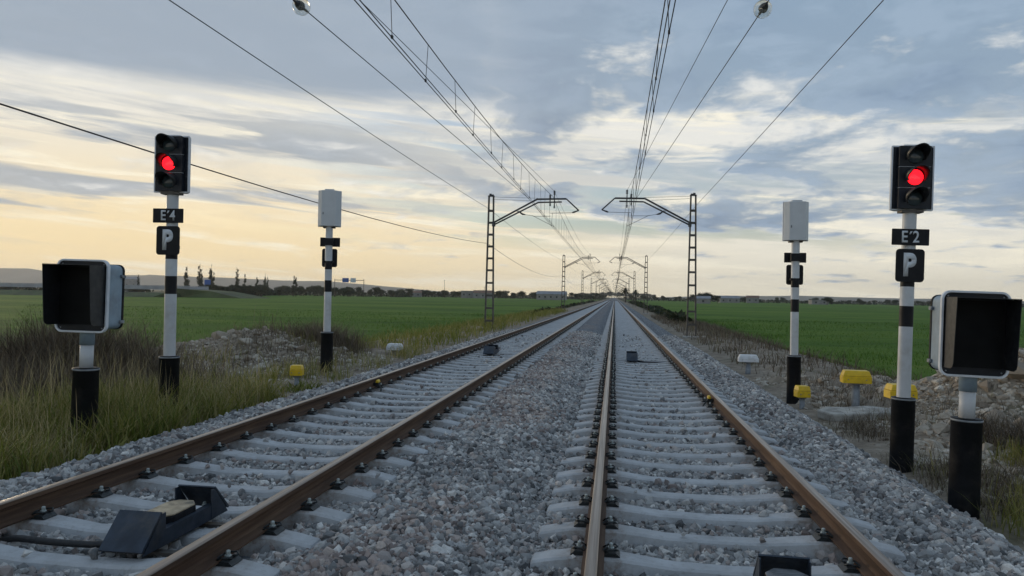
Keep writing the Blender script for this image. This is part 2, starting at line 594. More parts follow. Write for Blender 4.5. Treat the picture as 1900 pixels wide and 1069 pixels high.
def ground_material():
    m, g, b = material('dry_earth')
    geo = g.new('ShaderNodeNewGeometry')
    P = geo.outputs['Position']
    x, y, z = g.sep(P)
    n = g.noise(P, 0.55, 6, 0.6)
    n2 = g.noise(g.v('ADD', P, (3, 8, 1)), 3.0, 7, 0.65)
    n3 = g.noise(P, 16.0, 6, 0.7)
    c = ramp(g, n2, [(0.28, (0.15, 0.118, 0.086)), (0.5, (0.27, 0.222, 0.17)), (0.68, (0.37, 0.32, 0.26)), (0.85, (0.48, 0.44, 0.375))])
    c = g.mix(g.ss(n3, 0.45, 0.75, 0, 0.5), c, (0.12, 0.105, 0.085))
    c = g.mix(g.ss(n, 0.52, 0.66, 0, 0.55), c, (0.085, 0.085, 0.040))
    far = g.ss(y, 34.0, 60.0)
    gc = g.mix(g.ss(g.noise(P, 0.12, 5, 0.6), 0.35, 0.65), (0.060, 0.070, 0.030), (0.105, 0.095, 0.052))
    c = g.mix(g.m('MULTIPLY', far, g.ss(g.m('ABSOLUTE', g.m('ADD', x, 1.2)), 5.6, 7.4)), c, gc)
    g.put(b.inputs['Base Color'], c)
    b.inputs['Roughness'].default_value = 0.95
    b.inputs['Specular IOR Level'].default_value = 0.15
    bn = g.new('ShaderNodeBump')
    bn.inputs['Strength'].default_value = 0.9
    bn.inputs['Distance'].default_value = 0.05
    g.put(bn.inputs['Height'], g.m('ADD', n2, g.m('MULTIPLY', n3, 0.5)))
    g.l.new(bn.outputs[0], b.inputs['Normal'])
    return m


def ballast_material():
    m, g, b = material('crushed_stone_bed')
    geo = g.new('ShaderNodeNewGeometry')
    P = geo.outputs['Position']
    vo = g.new('ShaderNodeTexVoronoi')
    vo.feature = 'F1'
    g.put(vo.inputs['Vector'], P)
    vo.inputs['Scale'].default_value = 17.0
    vo.inputs['Randomness'].default_value = 1.0
    r = g.sep(vo.outputs['Color'])[0]
    c = ramp(g, r, [(0.0, (0.13, 0.145, 0.165)), (0.5, (0.25, 0.265, 0.285)), (1.0, (0.42, 0.425, 0.43))])
    x, y, z = g.sep(P)
    pk = g.m('MULTIPLY', g.ss(g.m('ABSOLUTE', g.m('ADD', x, 1.45)), 0.75, 0.1), g.ss(g.noise(P, 0.5, 4, 0.6), 0.4, 0.6))
    c = g.mix(g.m('MULTIPLY', pk, 0.45), c, (0.40, 0.31, 0.26))
    c = g.mix(g.ss(vo.outputs['Distance'], 0.35, 0.75, 0, 0.8), c, (0.03, 0.033, 0.038))
    g.put(b.inputs['Base Color'], c)
    b.inputs['Roughness'].default_value = 0.95
    b.inputs['Specular IOR Level'].default_value = 0.2
    bn = g.new('ShaderNodeBump')
    bn.inputs['Strength'].default_value = 1.0
    bn.inputs['Distance'].default_value = 0.03
    bn.invert = True
    g.put(bn.inputs['Height'], vo.outputs['Distance'])
    g.l.new(bn.outputs[0], b.inputs['Normal'])
    return m


def field_material():
    m, g, b = material('rice_canopy')
    geo = g.new('ShaderNodeNewGeometry')
    P = geo.outputs['Position']
    x, y, z = g.sep(P)
    big = g.noise(g.xyz(g.m('MULTIPLY', x, 0.012), g.m('MULTIPLY', y, 0.05), 0), 1.0, 5, 0.6)
    mid = g.noise(g.xyz(g.m('MULTIPLY', x, 0.12), g.m('MULTIPLY', y, 0.32), 3.0), 1.0, 6, 0.65)
    fine = g.noise(P, 7.0, 6, 0.7)
    c = ramp(g, g.m('ADD', g.m('MULTIPLY', big, 0.5), g.m('MULTIPLY', mid, 0.5)), [(0.38, (0.036, 0.085, 0.010)), (0.47, (0.072, 0.150, 0.014)), (0.55, (0.105, 0.185, 0.020)), (0.66, (0.155, 0.205, 0.034))])
    c = g.mix(g.ss(fine, 0.42, 0.7, 0, 0.40), c, (0.025, 0.058, 0.010))
    g.put(b.inputs['Base Color'], c)
    b.inputs['Roughness'].default_value = 0.85
    b.inputs['Specular IOR Level'].default_value = 0.1
    bn = g.new('ShaderNodeBump')
    bn.inputs['Strength'].default_value = 1.0
    bn.inputs['Distance'].default_value = 0.12
    g.put(bn.inputs['Height'], g.m('ADD', fine, mid))
    g.l.new(bn.outputs[0], b.inputs['Normal'])
    return m


M_EARTH = ground_material()
M_BED = ballast_material()
M_FIELD = field_material()
M_GRASS = plant_material('verge_grass', [(0.0, (0.095, 0.130, 0.018)), (0.30, (0.180, 0.190, 0.032)), (0.6, (0.31, 0.265, 0.085)), (1.0, (0.47, 0.39, 0.22))])
M_DRY = plant_material('dry_brush', [(0.0, (0.055, 0.042, 0.030)), (0.5, (0.125, 0.096, 0.066)), (0.85, (0.22, 0.175, 0.115)), (1.0, (0.17, 0.17, 0.070))], 0.1)
M_RICE = plant_material('rice_blades', [(0.0, (0.042, 0.098, 0.012)), (0.5, (0.082, 0.170, 0.018)), (1.0, (0.155, 0.215, 0.038))], 0.3)
M_LEAF = plant_material('dark_foliage', [(0.0, (0.010, 0.016, 0.008)), (0.5, (0.022, 0.034, 0.014)), (1.0, (0.048, 0.062, 0.022))], 0.15)
M_BARK = simple('bark', (0.07, 0.055, 0.04), 0.9, var=0.25, scale=2)

# ------------------------------------------------------------------ lie of the land
XL, XR = -3.257, 0.760             # centre lines of the two tracks
ZL, ZR = 0.075, 0.0                # rail tops
GAUGE = 1.668 + 0.072              # between rail centres
PITCH = 0.60


def vnoise(x, y, s, seed=0):
    """smooth value noise"""
    x = np.asarray(x, float) / s + 37.1 * seed
    y = np.asarray(y, float) / s + 11.7 * seed
    xi, yi = np.floor(x).astype(np.int64), np.floor(y).astype(np.int64)
    fx, fy = x - xi, y - yi
    fx, fy = fx * fx * (3 - 2 * fx), fy * fy * (3 - 2 * fy)

    def h(a, b):
        n = (a * 374761393 + b * 668265263 + seed * 974711) & 0xFFFFFFFF
        n = ((n ^ (n >> 13)) * 1274126177) & 0xFFFFFFFF
        return ((n ^ (n >> 16)) & 0xFFFF) / 65535.0
    return (h(xi, yi) * (1 - fx) + h(xi + 1, yi) * fx) * (1 - fy) + (h(xi, yi + 1) * (1 - fx) + h(xi + 1, yi + 1) * fx) * fy


BX = [-6.6, -5.75, -5.45, -5.05, -4.70, -4.45, -2.05, -1.85, -1.40, -0.95, -0.65, 2.15, 2.35, 2.80, 3.42, 3.75, 4.4]
BZ = [-1.0, -0.52, -0.32, -0.13, -0.115, -0.205, -0.205, -0.14, -0.13, -0.19, -0.282, -0.282, -0.215, -0.225, -0.56, -0.78, -1.2]


def ballast_z(x):
    return np.interp(x, BX, BZ)


GX = [-4000, -40, -12.5, -10.6, -9.3, -7.2, -6.2, -5.5, -5.0, -4.4, 2.4, 2.9, 3.3, 3.7, 5.2, 7.0, 8.6, 10.5, 40, 4000]
GZ = [-1.05, -1.05, -1.05, -0.85, -0.42, -0.30, -0.285, -0.33, -0.6, -1.1, -1.1, -0.8, -0.60, -0.56, -0.50, -0.62, -0.92, -1.05, -1.05, -1.05]


def ground_z(x, y):
    x = np.asarray(x, float)
    y = np.asarray(y, float)
    z = np.interp(x, GX, GZ)
    g = lambda cx, cy, sx, sy, a: a * np.exp(-((x - cx) / sx) ** 2 - ((y - cy) / sy) ** 2)
    z = z + g(-11.2, 18.6, 2.6, 2.1, .92) + g(-8.6, 18.8, 1.6, 1.5, 0.42) + g(-10.4, 13.4, 1.5, 1.6, 0.75) + g(-13.5, 15, 3, 3, 0.7)
    z = z + g(7.4, 15.2, 1.5, 1.9, 1.05) + g(5.6, 18.2, 1.6, 1.3, 0.30) + g(9.5, 14.0, 2.2, 2.6, 0.75) + g(7.0, 10.5, 1.5, 2.0, 0.20)
    near = np.clip((40 - y) / 12, 0, 1) * np.clip((17 - np.abs(x + 1)) / 3, 0, 1)
    rough = (vnoise(x, y, 1.3, 1) - .5) * .22 + (vnoise(x, y, .5, 2) - .5) * .12 + (vnoise(x, y, .22, 3) - .5) * .06
    side = np.clip((np.abs(x + 1.2) - 4.6) / 1.2, 0, 1)
    return z + rough * near * side * 0.9


def spread(lo, hi, step, far, grow=1.22):
    """coordinates dense between lo and hi, growing outwards to +-far"""
    a = list(np.arange(lo, hi + 1e-6, step))
    s, v = step, hi
    while v < far:
        s *= grow
        v += s
        a.append(v)
    s, v = step, lo
    b = []
    while v > -far:
        s *= grow
        v -= s
        b.append(v)
    return np.array(b[::-1] + a)


def grid_mesh(name, xs, ys, zf, mat, smooth=True):
    X, Y = np.meshgrid(xs, ys)
    Z = zf(X, Y)
    V = np.stack([X.ravel(), Y.ravel(), Z.ravel()], 1)
    nx, ny = len(xs), len(ys)
    i = (np.arange(ny - 1)[:, None] * nx + np.arange(nx - 1)[None]).ravel()
    F = np.stack([i, i + 1, i + nx + 1, i + nx], 1)
    return np_mesh(name, V, F.ravel(), np.full(len(F), 4), mat, smooth=smooth)


ys_g = spread(3.0, 32.0, 0.16, 14000.0)
ys_g = ys_g[ys_g > -400]
ground = tag(obj('ground', grid_mesh('ground', spread(-17.0, 15.0, 0.16, 14000.0), ys_g, ground_z, M_EARTH)), kind='structure')

ys_b = np.concatenate([np.arange(-6, 40, 0.5), np.arange(40, 200, 4.0), np.arange(200, 1601, 50.0)])
xs_b = np.unique(np.concatenate([np.array(BX), np.arange(-5.7, 3.6, 0.12)]))
bed = tag(obj('ballast_bed', grid_mesh('ballast_bed', xs_b, ys_b, lambda X, Y: ballast_z(X) - 0.022 + (vnoise(X, Y, .6, 5) - .5) * .03, M_BED)),
          'grey crushed stone bed carrying both railway tracks', kind='structure')


# rice fields: flat green sheets that start at a low edge and end far away
def field_sheet(name, outline, label):
    mb = MB()
    n = len(outline)
    top = [(x, y, -0.78) for x, y in outline]
    bot = [(x, y, -1.35) for x, y in outline]
    mb.add(top + bot, [tuple(range(n))] + [(i, (i + 1) % n, (i + 1) % n + n, i + n) for i in range(n)])
    return tag(mb.build(name, M_FIELD), label, kind='structure')


field_left = field_sheet('rice_field', [(-10.9, -20), (-10.6, 16), (-10.9, 40), (-11.2, 120), (-11.6, 400), (-13, 800), (-90, 780), (-240, 560), (-128, 205), (-160, 190), (-420, 190), (-420, -20)],
                        'green rice field left of the railway')
field_right = field_sheet('rice_field', [(12.5, -20), (12.3, 14), (8.9, 21), (8.4, 40), (8.6, 120), (9.5, 400), (12, 900), (330, 860), (700, 700), (900, 500), (900, -20)],
                         'green rice field right of the railway')


# ------------------------------------------------------------------ stones by geometry nodes
def stone_nodes(name, mat, nvar=7, seed0=1, rough=0.34):
    t = bpy.data.node_groups.new(name, 'GeometryNodeTree')
    t.interface.new_socket('Geometry', in_out='INPUT', socket_type='NodeSocketGeometry')
    t.interface.new_socket('Geometry', in_out='OUTPUT', socket_type='NodeSocketGeometry')
    N, L = t.nodes, t.links
    gi, go = N.new('NodeGroupInput'), N.new('NodeGroupOutput')
    join = N.new('GeometryNodeJoinGeometry')
    for k in range(nvar):
        ico = N.new('GeometryNodeMeshIcoSphere')
        ico.inputs['Radius'].default_value = 0.5
        ico.inputs['Subdivisions'].default_value = 2 if k % 2 else 1
        rv = N.new('FunctionNodeRandomValue')
        rv.data_type = 'FLOAT_VECTOR'
        rv.inputs[0].default_value = (-rough,) * 3
        rv.inputs[1].default_value = (rough,) * 3
        rv.inputs['Seed'].default_value = seed0 + k * 13
        sp = N.new('GeometryNodeSetPosition')
        L.new(ico.outputs[0], sp.inputs['Geometry'])
        L.new(rv.outputs[0], sp.inputs['Offset'])
        ch = N.new('GeometryNodeConvexHull')
        L.new(sp.outputs[0], ch.inputs[0])
        sm = N.new('GeometryNodeSetMaterial')
        sm.inputs['Material'].default_value = mat
        L.new(ch.outputs[0], sm.inputs['Geometry'])
        gt = N.new('GeometryNodeGeometryToInstance')
        L.new(sm.outputs[0], gt.inputs[0])
        L.new(gt.outputs[0], join.inputs[0])
    iop = N.new('GeometryNodeInstanceOnPoints')
    L.new(gi.outputs[0], iop.inputs['Points'])
    L.new(join.outputs[0], iop.inputs['Instance'])
    iop.inputs['Pick Instance'].default_value = True
    for nm, sock in (('rot', 'Rotation'), ('scl', 'Scale')):
        na = N.new('GeometryNodeInputNamedAttribute')
        na.data_type = 'FLOAT_VECTOR'
        na.inputs['Name'].default_value = nm
        L.new(na.outputs[0], iop.inputs[sock])
    L.new(iop.outputs[0], go.inputs[0])
    return t


def scatter(name, pts, scl, rot, tint, pink, nodes, mat):
    me = bpy.data.meshes.new(name)
    me.vertices.add(len(pts))
    me.vertices.foreach_set('co', np.asarray(pts, np.float32).ravel())
    for k, arr, ty in (('rot', rot, 'FLOAT_VECTOR'), ('scl', scl, 'FLOAT_VECTOR'), ('tint', tint, 'FLOAT'), ('pink', pink, 'FLOAT')):
        a = me.attributes.new(k, ty, 'POINT')
        a.data.foreach_set('vector' if ty != 'FLOAT' else 'value', np.asarray(arr, np.float32).ravel())
    me.materials.append(mat)
    o = obj(name, me)
    md = o.modifiers.new('stones', 'NODES')
    md.node_group = nodes
    return o


SL_Y0 = {'L': 4.28, 'R': 5.10}
SLEEPER_L, SLEEPER_W = 2.60, 0.20


def in_view(x, y, m=0.6):
    return (x > -0.84 * y - m) & (x < 0.52 * y + m)


def ballast_points():
    out = []
    for (y0, y1, pitch, layers) in ((3.6, 9.5, 0.033, 2), (9.5, 18.0, 0.037, 1), (18.0, 36.0, 0.050, 1)):
        for lay in range(layers):
            gx, gy = np.meshgrid(np.arange(-5.6, 3.6, pitch), np.arange(y0, y1, pitch))
            x = (gx + RNG.uniform(-.5, .5, gx.shape) * pitch).ravel()
            y = (gy + RNG.uniform(-.5, .5, gy.shape) * pitch).ravel()
            k = in_view(x, y)
            x, y = x[k], y[k]
            out.append(np.stack([x, y, np.full(len(x), pitch)], 1))
    a = np.concatenate(out)
    x, y, p = a.T
    keep = np.ones(len(x), bool)
    for xc, key in ((XL, 'L'), (XR, 'R')):
        dx = np.abs(x - xc)
        ph = np.abs((y - SL_Y0[key] + PITCH / 2) % PITCH - PITCH / 2)
        onsl = (dx < SLEEPER_L / 2 + .01) & (ph < SLEEPER_W / 2 + .022)
        keep &= ~onsl | (RNG.random(len(x)) < 0.005)
        for s in (-1, 1):
            keep &= np.abs(x - xc - s * GAUGE / 2) > 0.085
    x, y, p = x[keep], y[keep], p[keep]
    n = len(x)
    z = ballast_z(x) + (vnoise(x, y, .6, 5) - .5) * .03 + RNG.normal(0, .011, n)
    # a few stones lie on top of sleepers
    for xc, key, zt in ((XL, 'L', ZL), (XR, 'R', ZR)):
        ph = np.abs((y - SL_Y0[key] + PITCH / 2) % PITCH - PITCH / 2)
        on = (np.abs(x - xc) < SLEEPER_L / 2) & (ph < SLEEPER_W / 2 + .012)
        z[on] = zt - 0.185
        # heap against the sleeper flanks
        fl = (np.abs(x - xc) < SLEEPER_L / 2) & (ph >= SLEEPER_W / 2) & (ph < SLEEPER_W / 2 + .05)
        z[fl] += 0.012
    size = p * RNG.lognormal(0.12, 0.30, n)
    size = np.clip(size, 0.016, 0.078)
    scl = np.stack([size * RNG.uniform(.8, 1.35, n), size * RNG.uniform(.75, 1.2, n), size * RNG.uniform(.6, 1.0, n)], 1)
    rot = RNG.uniform(0, 6.283, (n, 3))
    tint = np.clip(RNG.normal(.50, .26, n) + (vnoise(x, y, .8, 9) - .5) * .25, 0, 1)
    zone = np.exp(-((x + 1.55 + (vnoise(x, y, 2.2, 6) - .5) * .9) / .42) ** 2) * np.clip((vnoise(x, y, 1.6, 8) - .22) * 2.2, 0, 1) * (x < -.7)
    for xc in (XL, XR):
        for s in (-1, 1):
            zone = np.maximum(zone, .5 * np.exp(-((x - xc - s * GAUGE / 2) / .13) ** 2))
    pink = RNG.random(n) * (.68 + .60 * zone) + .28 * zone
    return np.stack([x, y, z], 1), scl, rot, tint, pink


bp, bs, br, bt, bk = ballast_points()
# the stones that show largest become single pieces, the rest stay one mass
score = bs.max(1) / np.hypot(bp[:, 0], bp[:, 1])
score[(bp[:, 1] < 4.55) | (bp[:, 0] < -0.80 * bp[:, 1]) | (bp[:, 0] > 0.46 * bp[:, 1])] = 0
order = np.argsort(-score)
single, rest = order[:300], order[300:]
tag(scatter('ballast_gravel', bp[rest], bs[rest], br[rest], bt[rest], bk[rest], stone_nodes('ballast_stones', M_STONE), M_STONE),
    'grey and pinkish crushed stone packed round the sleepers', 'gravel', kind='stuff')


def stone_mesh(seed, mat, name='stone', rough=0.34, sub=2):
    r = random.Random(seed)
    bm = bmesh.new()
    bmesh.ops.create_icosphere(bm, subdivisions=sub, radius=0.5)
    for v in bm.verts:
        v.co += Vector((r.uniform(-rough, rough), r.uniform(-rough, rough), r.uniform(-rough, rough)))
    res = bmesh.ops.convex_hull(bm, input=list(bm.verts))
    bad = [e for e in res['geom_interior'] if isinstance(e, bmesh.types.BMVert)]
    bmesh.ops.delete(bm, geom=bad, context='VERTS')
    me = bpy.data.meshes.new(name)
    bm.to_mesh(me)
    bm.free()
    me.materials.append(mat)
    return me


stone_variants = [stone_mesh(100 + k, M_STONE_ONE, sub=1 + k % 2) for k in range(8)]
for i, k in enumerate(single):
    o = obj('stone', stone_variants[i % 8], bed)
    o.location = bp[k]
    o.rotation_euler = br[k]
    o.scale = bs[k]

# ------------------------------------------------------------------ tracks
RAILP = [(-.036, -.006), (-.030, -.001), (-.014, .001), (.014, .001), (.030, -.001), (.036, -.006), (.0355, -.036), (.013, -.052), (.0085, -.068), (.0085, -.112), (.016, -.130),
         (.070, -.146), (.070, -.158), (-.070, -.158), (-.070, -.146), (-.016, -.130), (-.0085, -.112), (-.0085, -.068), (-.013, -.052), (-.0355, -.036)]


def rail_mesh():
    mb = MB()
    ys = [-4, 6, 14, 30, 60, 120, 250, 500, 1000, 1600]
    n = len(RAILP)
    vs = [(x, y, z) for y in ys for x, z in RAILP]
    for i in range(len(ys) - 1):
        for k in range(n):
            k2 = (k + 1) % n
            head = k in (0, 1, 2, 3, 4)
            mb.add([], [])
            mb.f.append([i * n + k, i * n + k2, (i + 1) * n + k2, (i + 1) * n + k])
            mb.mi.append(1 if head else 0)
            mb.sm.append(False)
    mb.v = vs
    mb.f.append(list(range(n)))
    mb.mi.append(0)
    mb.sm.append(False)
    return mb.mesh('rail', [M_RUST, M_HEAD])


def sleeper_geo(mb, simple_shape=False):
    st = [(-1.30, .170, -.240), (-1.285, .180, -.222), (-1.16, .190, -.196), (-1.03, .195, -.176), (-.72, .195, -.176), (-.58, .180, -.190), (-.36, .160, -.214), (0, .150, -.220)]
    st = st + [(-x, w, z) for x, w, z in reversed(st[:-1])]
    if simple_shape:
        st = [st[1], st[3], st[4], st[6], st[8], st[10], st[11], st[13]]
    vs, fs = [], []
    for x, w, z in st:
        vs += [(x, -.15, -.43), (x, -w / 2 - .004, z - .014), (x, -w / 2 + .016, z), (x, w / 2 - .016, z), (x, w / 2 + .004, z - .014), (x, .15, -.43)]
    for i in range(len(st) - 1):
        for k in range(5):
            fs.append((i * 6 + k, i * 6 + k + 1, i * 6 + k + 7, i * 6 + k + 6))
    fs.append(tuple(range(6)))
    fs.append(tuple(range(len(vs) - 6, len(vs))))
    mb.add(vs, fs)
    return mb


def clip_mesh():
    mb = MB()
    mb.prism([(0.0, 0.0), (0.0, .016), (.03, .030), (.085, .030), (.115, .004), (.115, 0.0)], -.075, .075, 'Y', 0)
    for s in (-1, 1):
        mb.tube([(.018, s * .012, .060), (.010, s * .030, .056), (-.028, s * .046, .022), (-.022, s * .066, .024), (.030, s * .074, .052), (.080, s * .066, .060), (.098, s * .046, .046), (.070, s * .030, .040)], .0075, 6, 0)
    mb.lathe([(.024, .048), (.024, .056), (.016, .057), (.016, .084), (.010, .090)], 8, 1, Matrix.Translation((.048, 0, 0)), False)
    return mb.mesh('rail_clip', [M_CLIP, M_BOLT])


rail_me = rail_mesh()
sleeper_me = sleeper_geo(MB()).mesh('sleeper', M_CONC)
clip_me = clip_mesh()
N_SINGLE, N_CLIPS, N_FAR = 150, 75, 620


def build_track(xc, zt, key, label):
    t = empty('railway_track', (xc, 0, zt))
    tag(t, label, 'railway track', 'parallel railway tracks')
    for s in (-1, 1):
        o = obj('rail', rail_me, t)
        o.location = (s * GAUGE / 2, 0, 0)
    for k in range(N_SINGLE):
        s = obj('sleeper', sleeper_me, t)
        s.location = (random.uniform(-.012, .012), SL_Y0[key] + (k - 1) * PITCH, random.uniform(-.004, .004))
        s.rotation_euler = (0, 0, random.uniform(-.006, .006))
        if k < N_CLIPS:
            for rs in (-1, 1):
                for d in (-1, 1):
                    c = obj('rail_clip', clip_me, s)
                    c.location = (rs * GAUGE / 2 + d * 0.062, 0, -.174)
                    c.rotation_euler = (0, 0, 0 if d > 0 else math.pi)
                    c.scale = (.9, .85, .85)
    mb = MB()
    for k in range(N_SINGLE, N_FAR):
        M = Matrix.Translation((0, SL_Y0[key] + (k - 1) * PITCH, 0))
        tmp = sleeper_geo(MB(), True)
        mb.add(tmp.v, tmp.f, 0, M)
    tag(mb.build('distant_sleepers', M_CONC, t), kind='stuff')
    mb = MB()
    for k in range(N_CLIPS, N_FAR):
        y = SL_Y0[key] + (k - 1) * PITCH
        for rs in (-1, 1):
            for d in (-1, 1):
                mb.box((rs * GAUGE / 2 + d * .112, y, -.150), (.09, .13, .06), 0, None, (.6, .8))
    tag(mb.build('distant_clips', M_CLIP, t), kind='stuff')
    return t


build_track(XL, ZL, 'L', 'left-hand railway track on concrete sleepers, its two rail heads gleaming')
build_track(XR, ZR, 'R', 'right-hand railway track on concrete sleepers with rusty brown rails')

# ------------------------------------------------------------------ signals
def lens_material(name, col, em=0.0, rough=0.15):
    m, g, b = material(name)
    co = g.new('ShaderNodeTexCoord').outputs['Object']
    n = g.noise(co, 60.0, 2, 0.5)
    g.put(b.inputs['Base Color'], g.mix(g.ss(n, .3, .7, 0, .3), col, tuple(c * .6 for c in col)))
    b.inputs['Roughness'].default_value = rough
    if em:
        b.inputs['Emission Color'].default_value = (1.0, 0.006, 0.012, 1)
        b.inputs['Emission Strength'].default_value = em
    return m


M_LENS_OFF = lens_material('unlit_lens', (0.045, 0.065, 0.075))
M_LENS_RED = lens_material('lit_red_lens', (0.5, 0.01, 0.01), 3.2)
M_HOOD = simple('hood_black', (0.014, 0.016, 0.019), 0.5, var=0.2, scale=6, dirt=((0.03, 0.03, 0.03), 0.5))


def text_mesh(body, height, bold=0.0, depth=0.003, sx=1.0, mat=None, name='lettering'):
    cu = bpy.data.curves.new(name, 'FONT')
    cu.body = body
    cu.size = 1.0
    cu.align_x = 'CENTER'
    cu.align_y = 'BOTTOM_BASELINE'
    cu.offset = bold
    cu.extrude = 0.0
    cu.resolution_u = 6
    o = bpy.data.objects.new(name, cu)
    COL.objects.link(o)
    bpy.context.view_layer.update()
    dg = bpy.context.evaluated_depsgraph_get()
    me = bpy.data.meshes.new_from_object(o.evaluated_get(dg))
    bpy.data.objects.remove(o)
    bm = bmesh.new()
    bm.from_mesh(me)
    zs = [v.co.y for v in bm.verts]
    xs = [v.co.x for v in bm.verts]
    k = height / (max(zs) - min(zs))
    cx, cz = (max(xs) + min(xs)) / 2, (max(zs) + min(zs)) / 2
    for v in bm.verts:
        x, z = (v.co.x - cx) * k * sx, (v.co.y - cz) * k
        v.co = (x, 0, z)
    ext = bmesh.ops.extrude_face_region(bm, geom=list(bm.faces))
    for v in ext['geom']:
        if isinstance(v, bmesh.types.BMVert):
            v.co.y -= depth
    bmesh.ops.recalc_face_normals(bm, faces=bm.faces)
    bm.to_mesh(me)
    bm.free()
    me.materials.clear()
    me.materials.append(mat or M_LETTER)
    me.name = name
    return me


def frame_mesh(w, h, r, wid, y0, y1):
    """rounded rectangular ring"""
    a, b = rounded(w, h, r), rounded(w - 2 * wid, h - 2 * wid, max(.004, r - wid))
    n = len(a)
    mb = MB()
    vs = [(x, y0, z) for x, z in a] + [(x, y0, z) for x, z in b] + [(x, y1, z) for x, z in a] + [(x, y1, z) for x, z in b]
    fs = []
    for i in range(n):
        j = (i + 1) % n
        fs += [(i, j, n + j, n + i), (2 * n + i, 3 * n + i, 3 * n + j, 2 * n + j), (i, 2 * n + i, 2 * n + j, j), (n + i, n + j, 3 * n + j, 3 * n + i)]
    mb.add(vs, fs)
    return mb


def hood_mesh():
    """visor round the upper part of a lens, open below, longer at the top"""
    mb = MB()
    n = 16
    vs, fs = [], []
    for (r, off) in ((.118, 0.0), (.108, 0.002)):
        for row, t in enumerate((0.0, 1.0)):
            for k in range(n + 1):
                a = R(-28 + 236 * k / n)
                up = max(0.0, math.sin(a))
                L = 0.09 + 0.16 * up ** 0.6
                vs.append((r * math.cos(a), -t * L, r * math.sin(a) + .01 - t * .012))
    m = n + 1
    for k in range(n):
        fs += [(k, k + 1, m + k + 1, m + k), (2 * m + k, 3 * m + k, 3 * m + k + 1, 2 * m + k + 1), (m + k, m + k + 1, 3 * m + k + 1, 3 * m + k)]
    mb.add(vs, fs, 0, None, True)
    return mb.mesh('hood', M_HOOD)


def lens_mesh(mat):
    mb = MB()
    prof = [(.096, 0.0), (.094, .012), (.075, .024), (.045, .031), (.012, .034)]
    mb.lathe(prof, 28, 0, Matrix.Rotation(R(90), 4, 'X'))
    return mb.mesh('lens', mat)


hood_me = hood_mesh()
lens_off, lens_on = lens_mesh(M_LENS_OFF), lens_mesh(M_LENS_RED)
PLATE_Z0, PLATE_Z1 = 3.266, 4.085


def post_sleeve(t, h, r):
    mb = MB()
    mb.lathe([(r * 1.0, -.35), (r, 0), (r, h - .03), (r * 1.02, h - .028), (r * 1.02, h), (r * .9, h + .004), (.06, h + .006)], 28)
    o = mb.build('post_sleeve', M_SLEEVE, t)
    mb = MB()
    mb.lathe([(r * 1.035, h - .026), (r * 1.035, h - .006)], 28)
    mb.build('rim', M_STEM, o)
    return o


def signal(loc, label, number, rot=0.0, tilt=0.0, lit=True):
    t = empty('railway_signal', loc, (0, tilt, rot))
    tag(t, label, 'railway signal', 'three-lamp railway signals')
    post_sleeve(t, .912, .137)
    mb = MB()
    r = .081
    segs = [(.90, 1.807, 0), (1.807, 2.066, 1), (2.066, 2.31, 0), (2.31, 2.50, 1), (2.50, PLATE_Z0 + .02, 0)]
    for a, b, k in segs:
        mb.tube([(0, 0, a), (0, 0, b)], r, 24, k, caps=False)
    mb.build('pole', [M_WHITE, M_BLACK], t)
    mb = MB()
    mb.box((0, -.02, PLATE_Z0 - .012), (.26, .16, .03))
    mb.build('mounting_bracket', M_GALV, t)
    # backing plate with a light rim
    zc, hh = (PLATE_Z0 + PLATE_Z1) / 2, PLATE_Z1 - PLATE_Z0
    mb = MB()
    mb.prism(rounded(.485, hh - .02, .012, 2, 0, zc), -.040, -.030)
    bp_ = mb.build('backing_plate', M_NAVY, t)
    fm = frame_mesh(.51, hh, .014, .018, -.052, -.026)
    fm.v = [(x, y, z + zc) for x, y, z in fm.v]
    fm.build('rim', M_EDGE, bp_)
    # lamp housing: three stacked boxes with a gap line between them
    for k in range(3):
        z = zc + (1 - k) * .263
        mb = MB()
        mb.prism(rounded(.375, .258, .012, 2, 0, z), -.13, -.041)
        h = mb.build('lamp_housing', M_NAVY, t)
        mb = MB()
        mb.box((0, -.098, z - .1305), (.370, .062, .0035))
        mb.build('seam', M_EDGE, h) if k < 2 else None
        o = obj('lens', lens_on if (lit and k == 1) else lens_off, t)
        o.location = (0, -.131, z)
        if lit and k == 1:
            o['label'] = 'glowing red middle lens'
        o = obj('hood', hood_me, t)
        o.location = (0, -.130, z)
    # pale cover over the rear of the lamps
    mb = MB()
    mb.prism([(-.240, -.029), (-.240, .03), (-.155, .15), (.155, .15), (.240, .03), (.240, -.029)], PLATE_Z0 + .01, PLATE_Z1 - .012, 'Z')
    cov = mb.build('rear_cover', M_COVER, t, bevel=.008)
    mb = MB()
    mb.box((.12, .1525, zc - .12), (.022, .006, .05))
    mb.build('latch', M_STEM, cov)
    mb = MB()
    mb.prism([(-.10, -.02), (-.10, .10), (.10, .10), (.10, -.02)], PLATE_Z1 - .012, PLATE_Z1 + .02, 'Z')
    mb.build('vent_cap', M_COVER, cov)
    # number plate and letter plate
    mb = MB()
    mb.prism(rounded(.44, .205, .008, 2, -.015, 2.93), -.096, -.086)
    npl = mb.build('number_plate', M_BLACK, t)
    o = obj('lettering', text_mesh(number, .148, .016, .003, .80), npl)
    o.location = (-.015, -.0965, 2.935)
    mb = MB()
    mb.prism(rounded(.338, .414, .045, 5, -.01, 2.574), -.096, -.086)
    lpl = mb.build('letter_plate', M_BLACK, t)
    o = obj('lettering', text_mesh('P', .295, .050, .003, .76), lpl)
    o.location = (-.012, -.0965, 2.585)
    mb = MB()
    mb.box((0, 0, 2.93), (.205, .176, .16))
    mb.box((0, -.02, 2.48), (.20, .13, .05))
    mb.build('plate_clamp', M_BLACK, t)
    return t


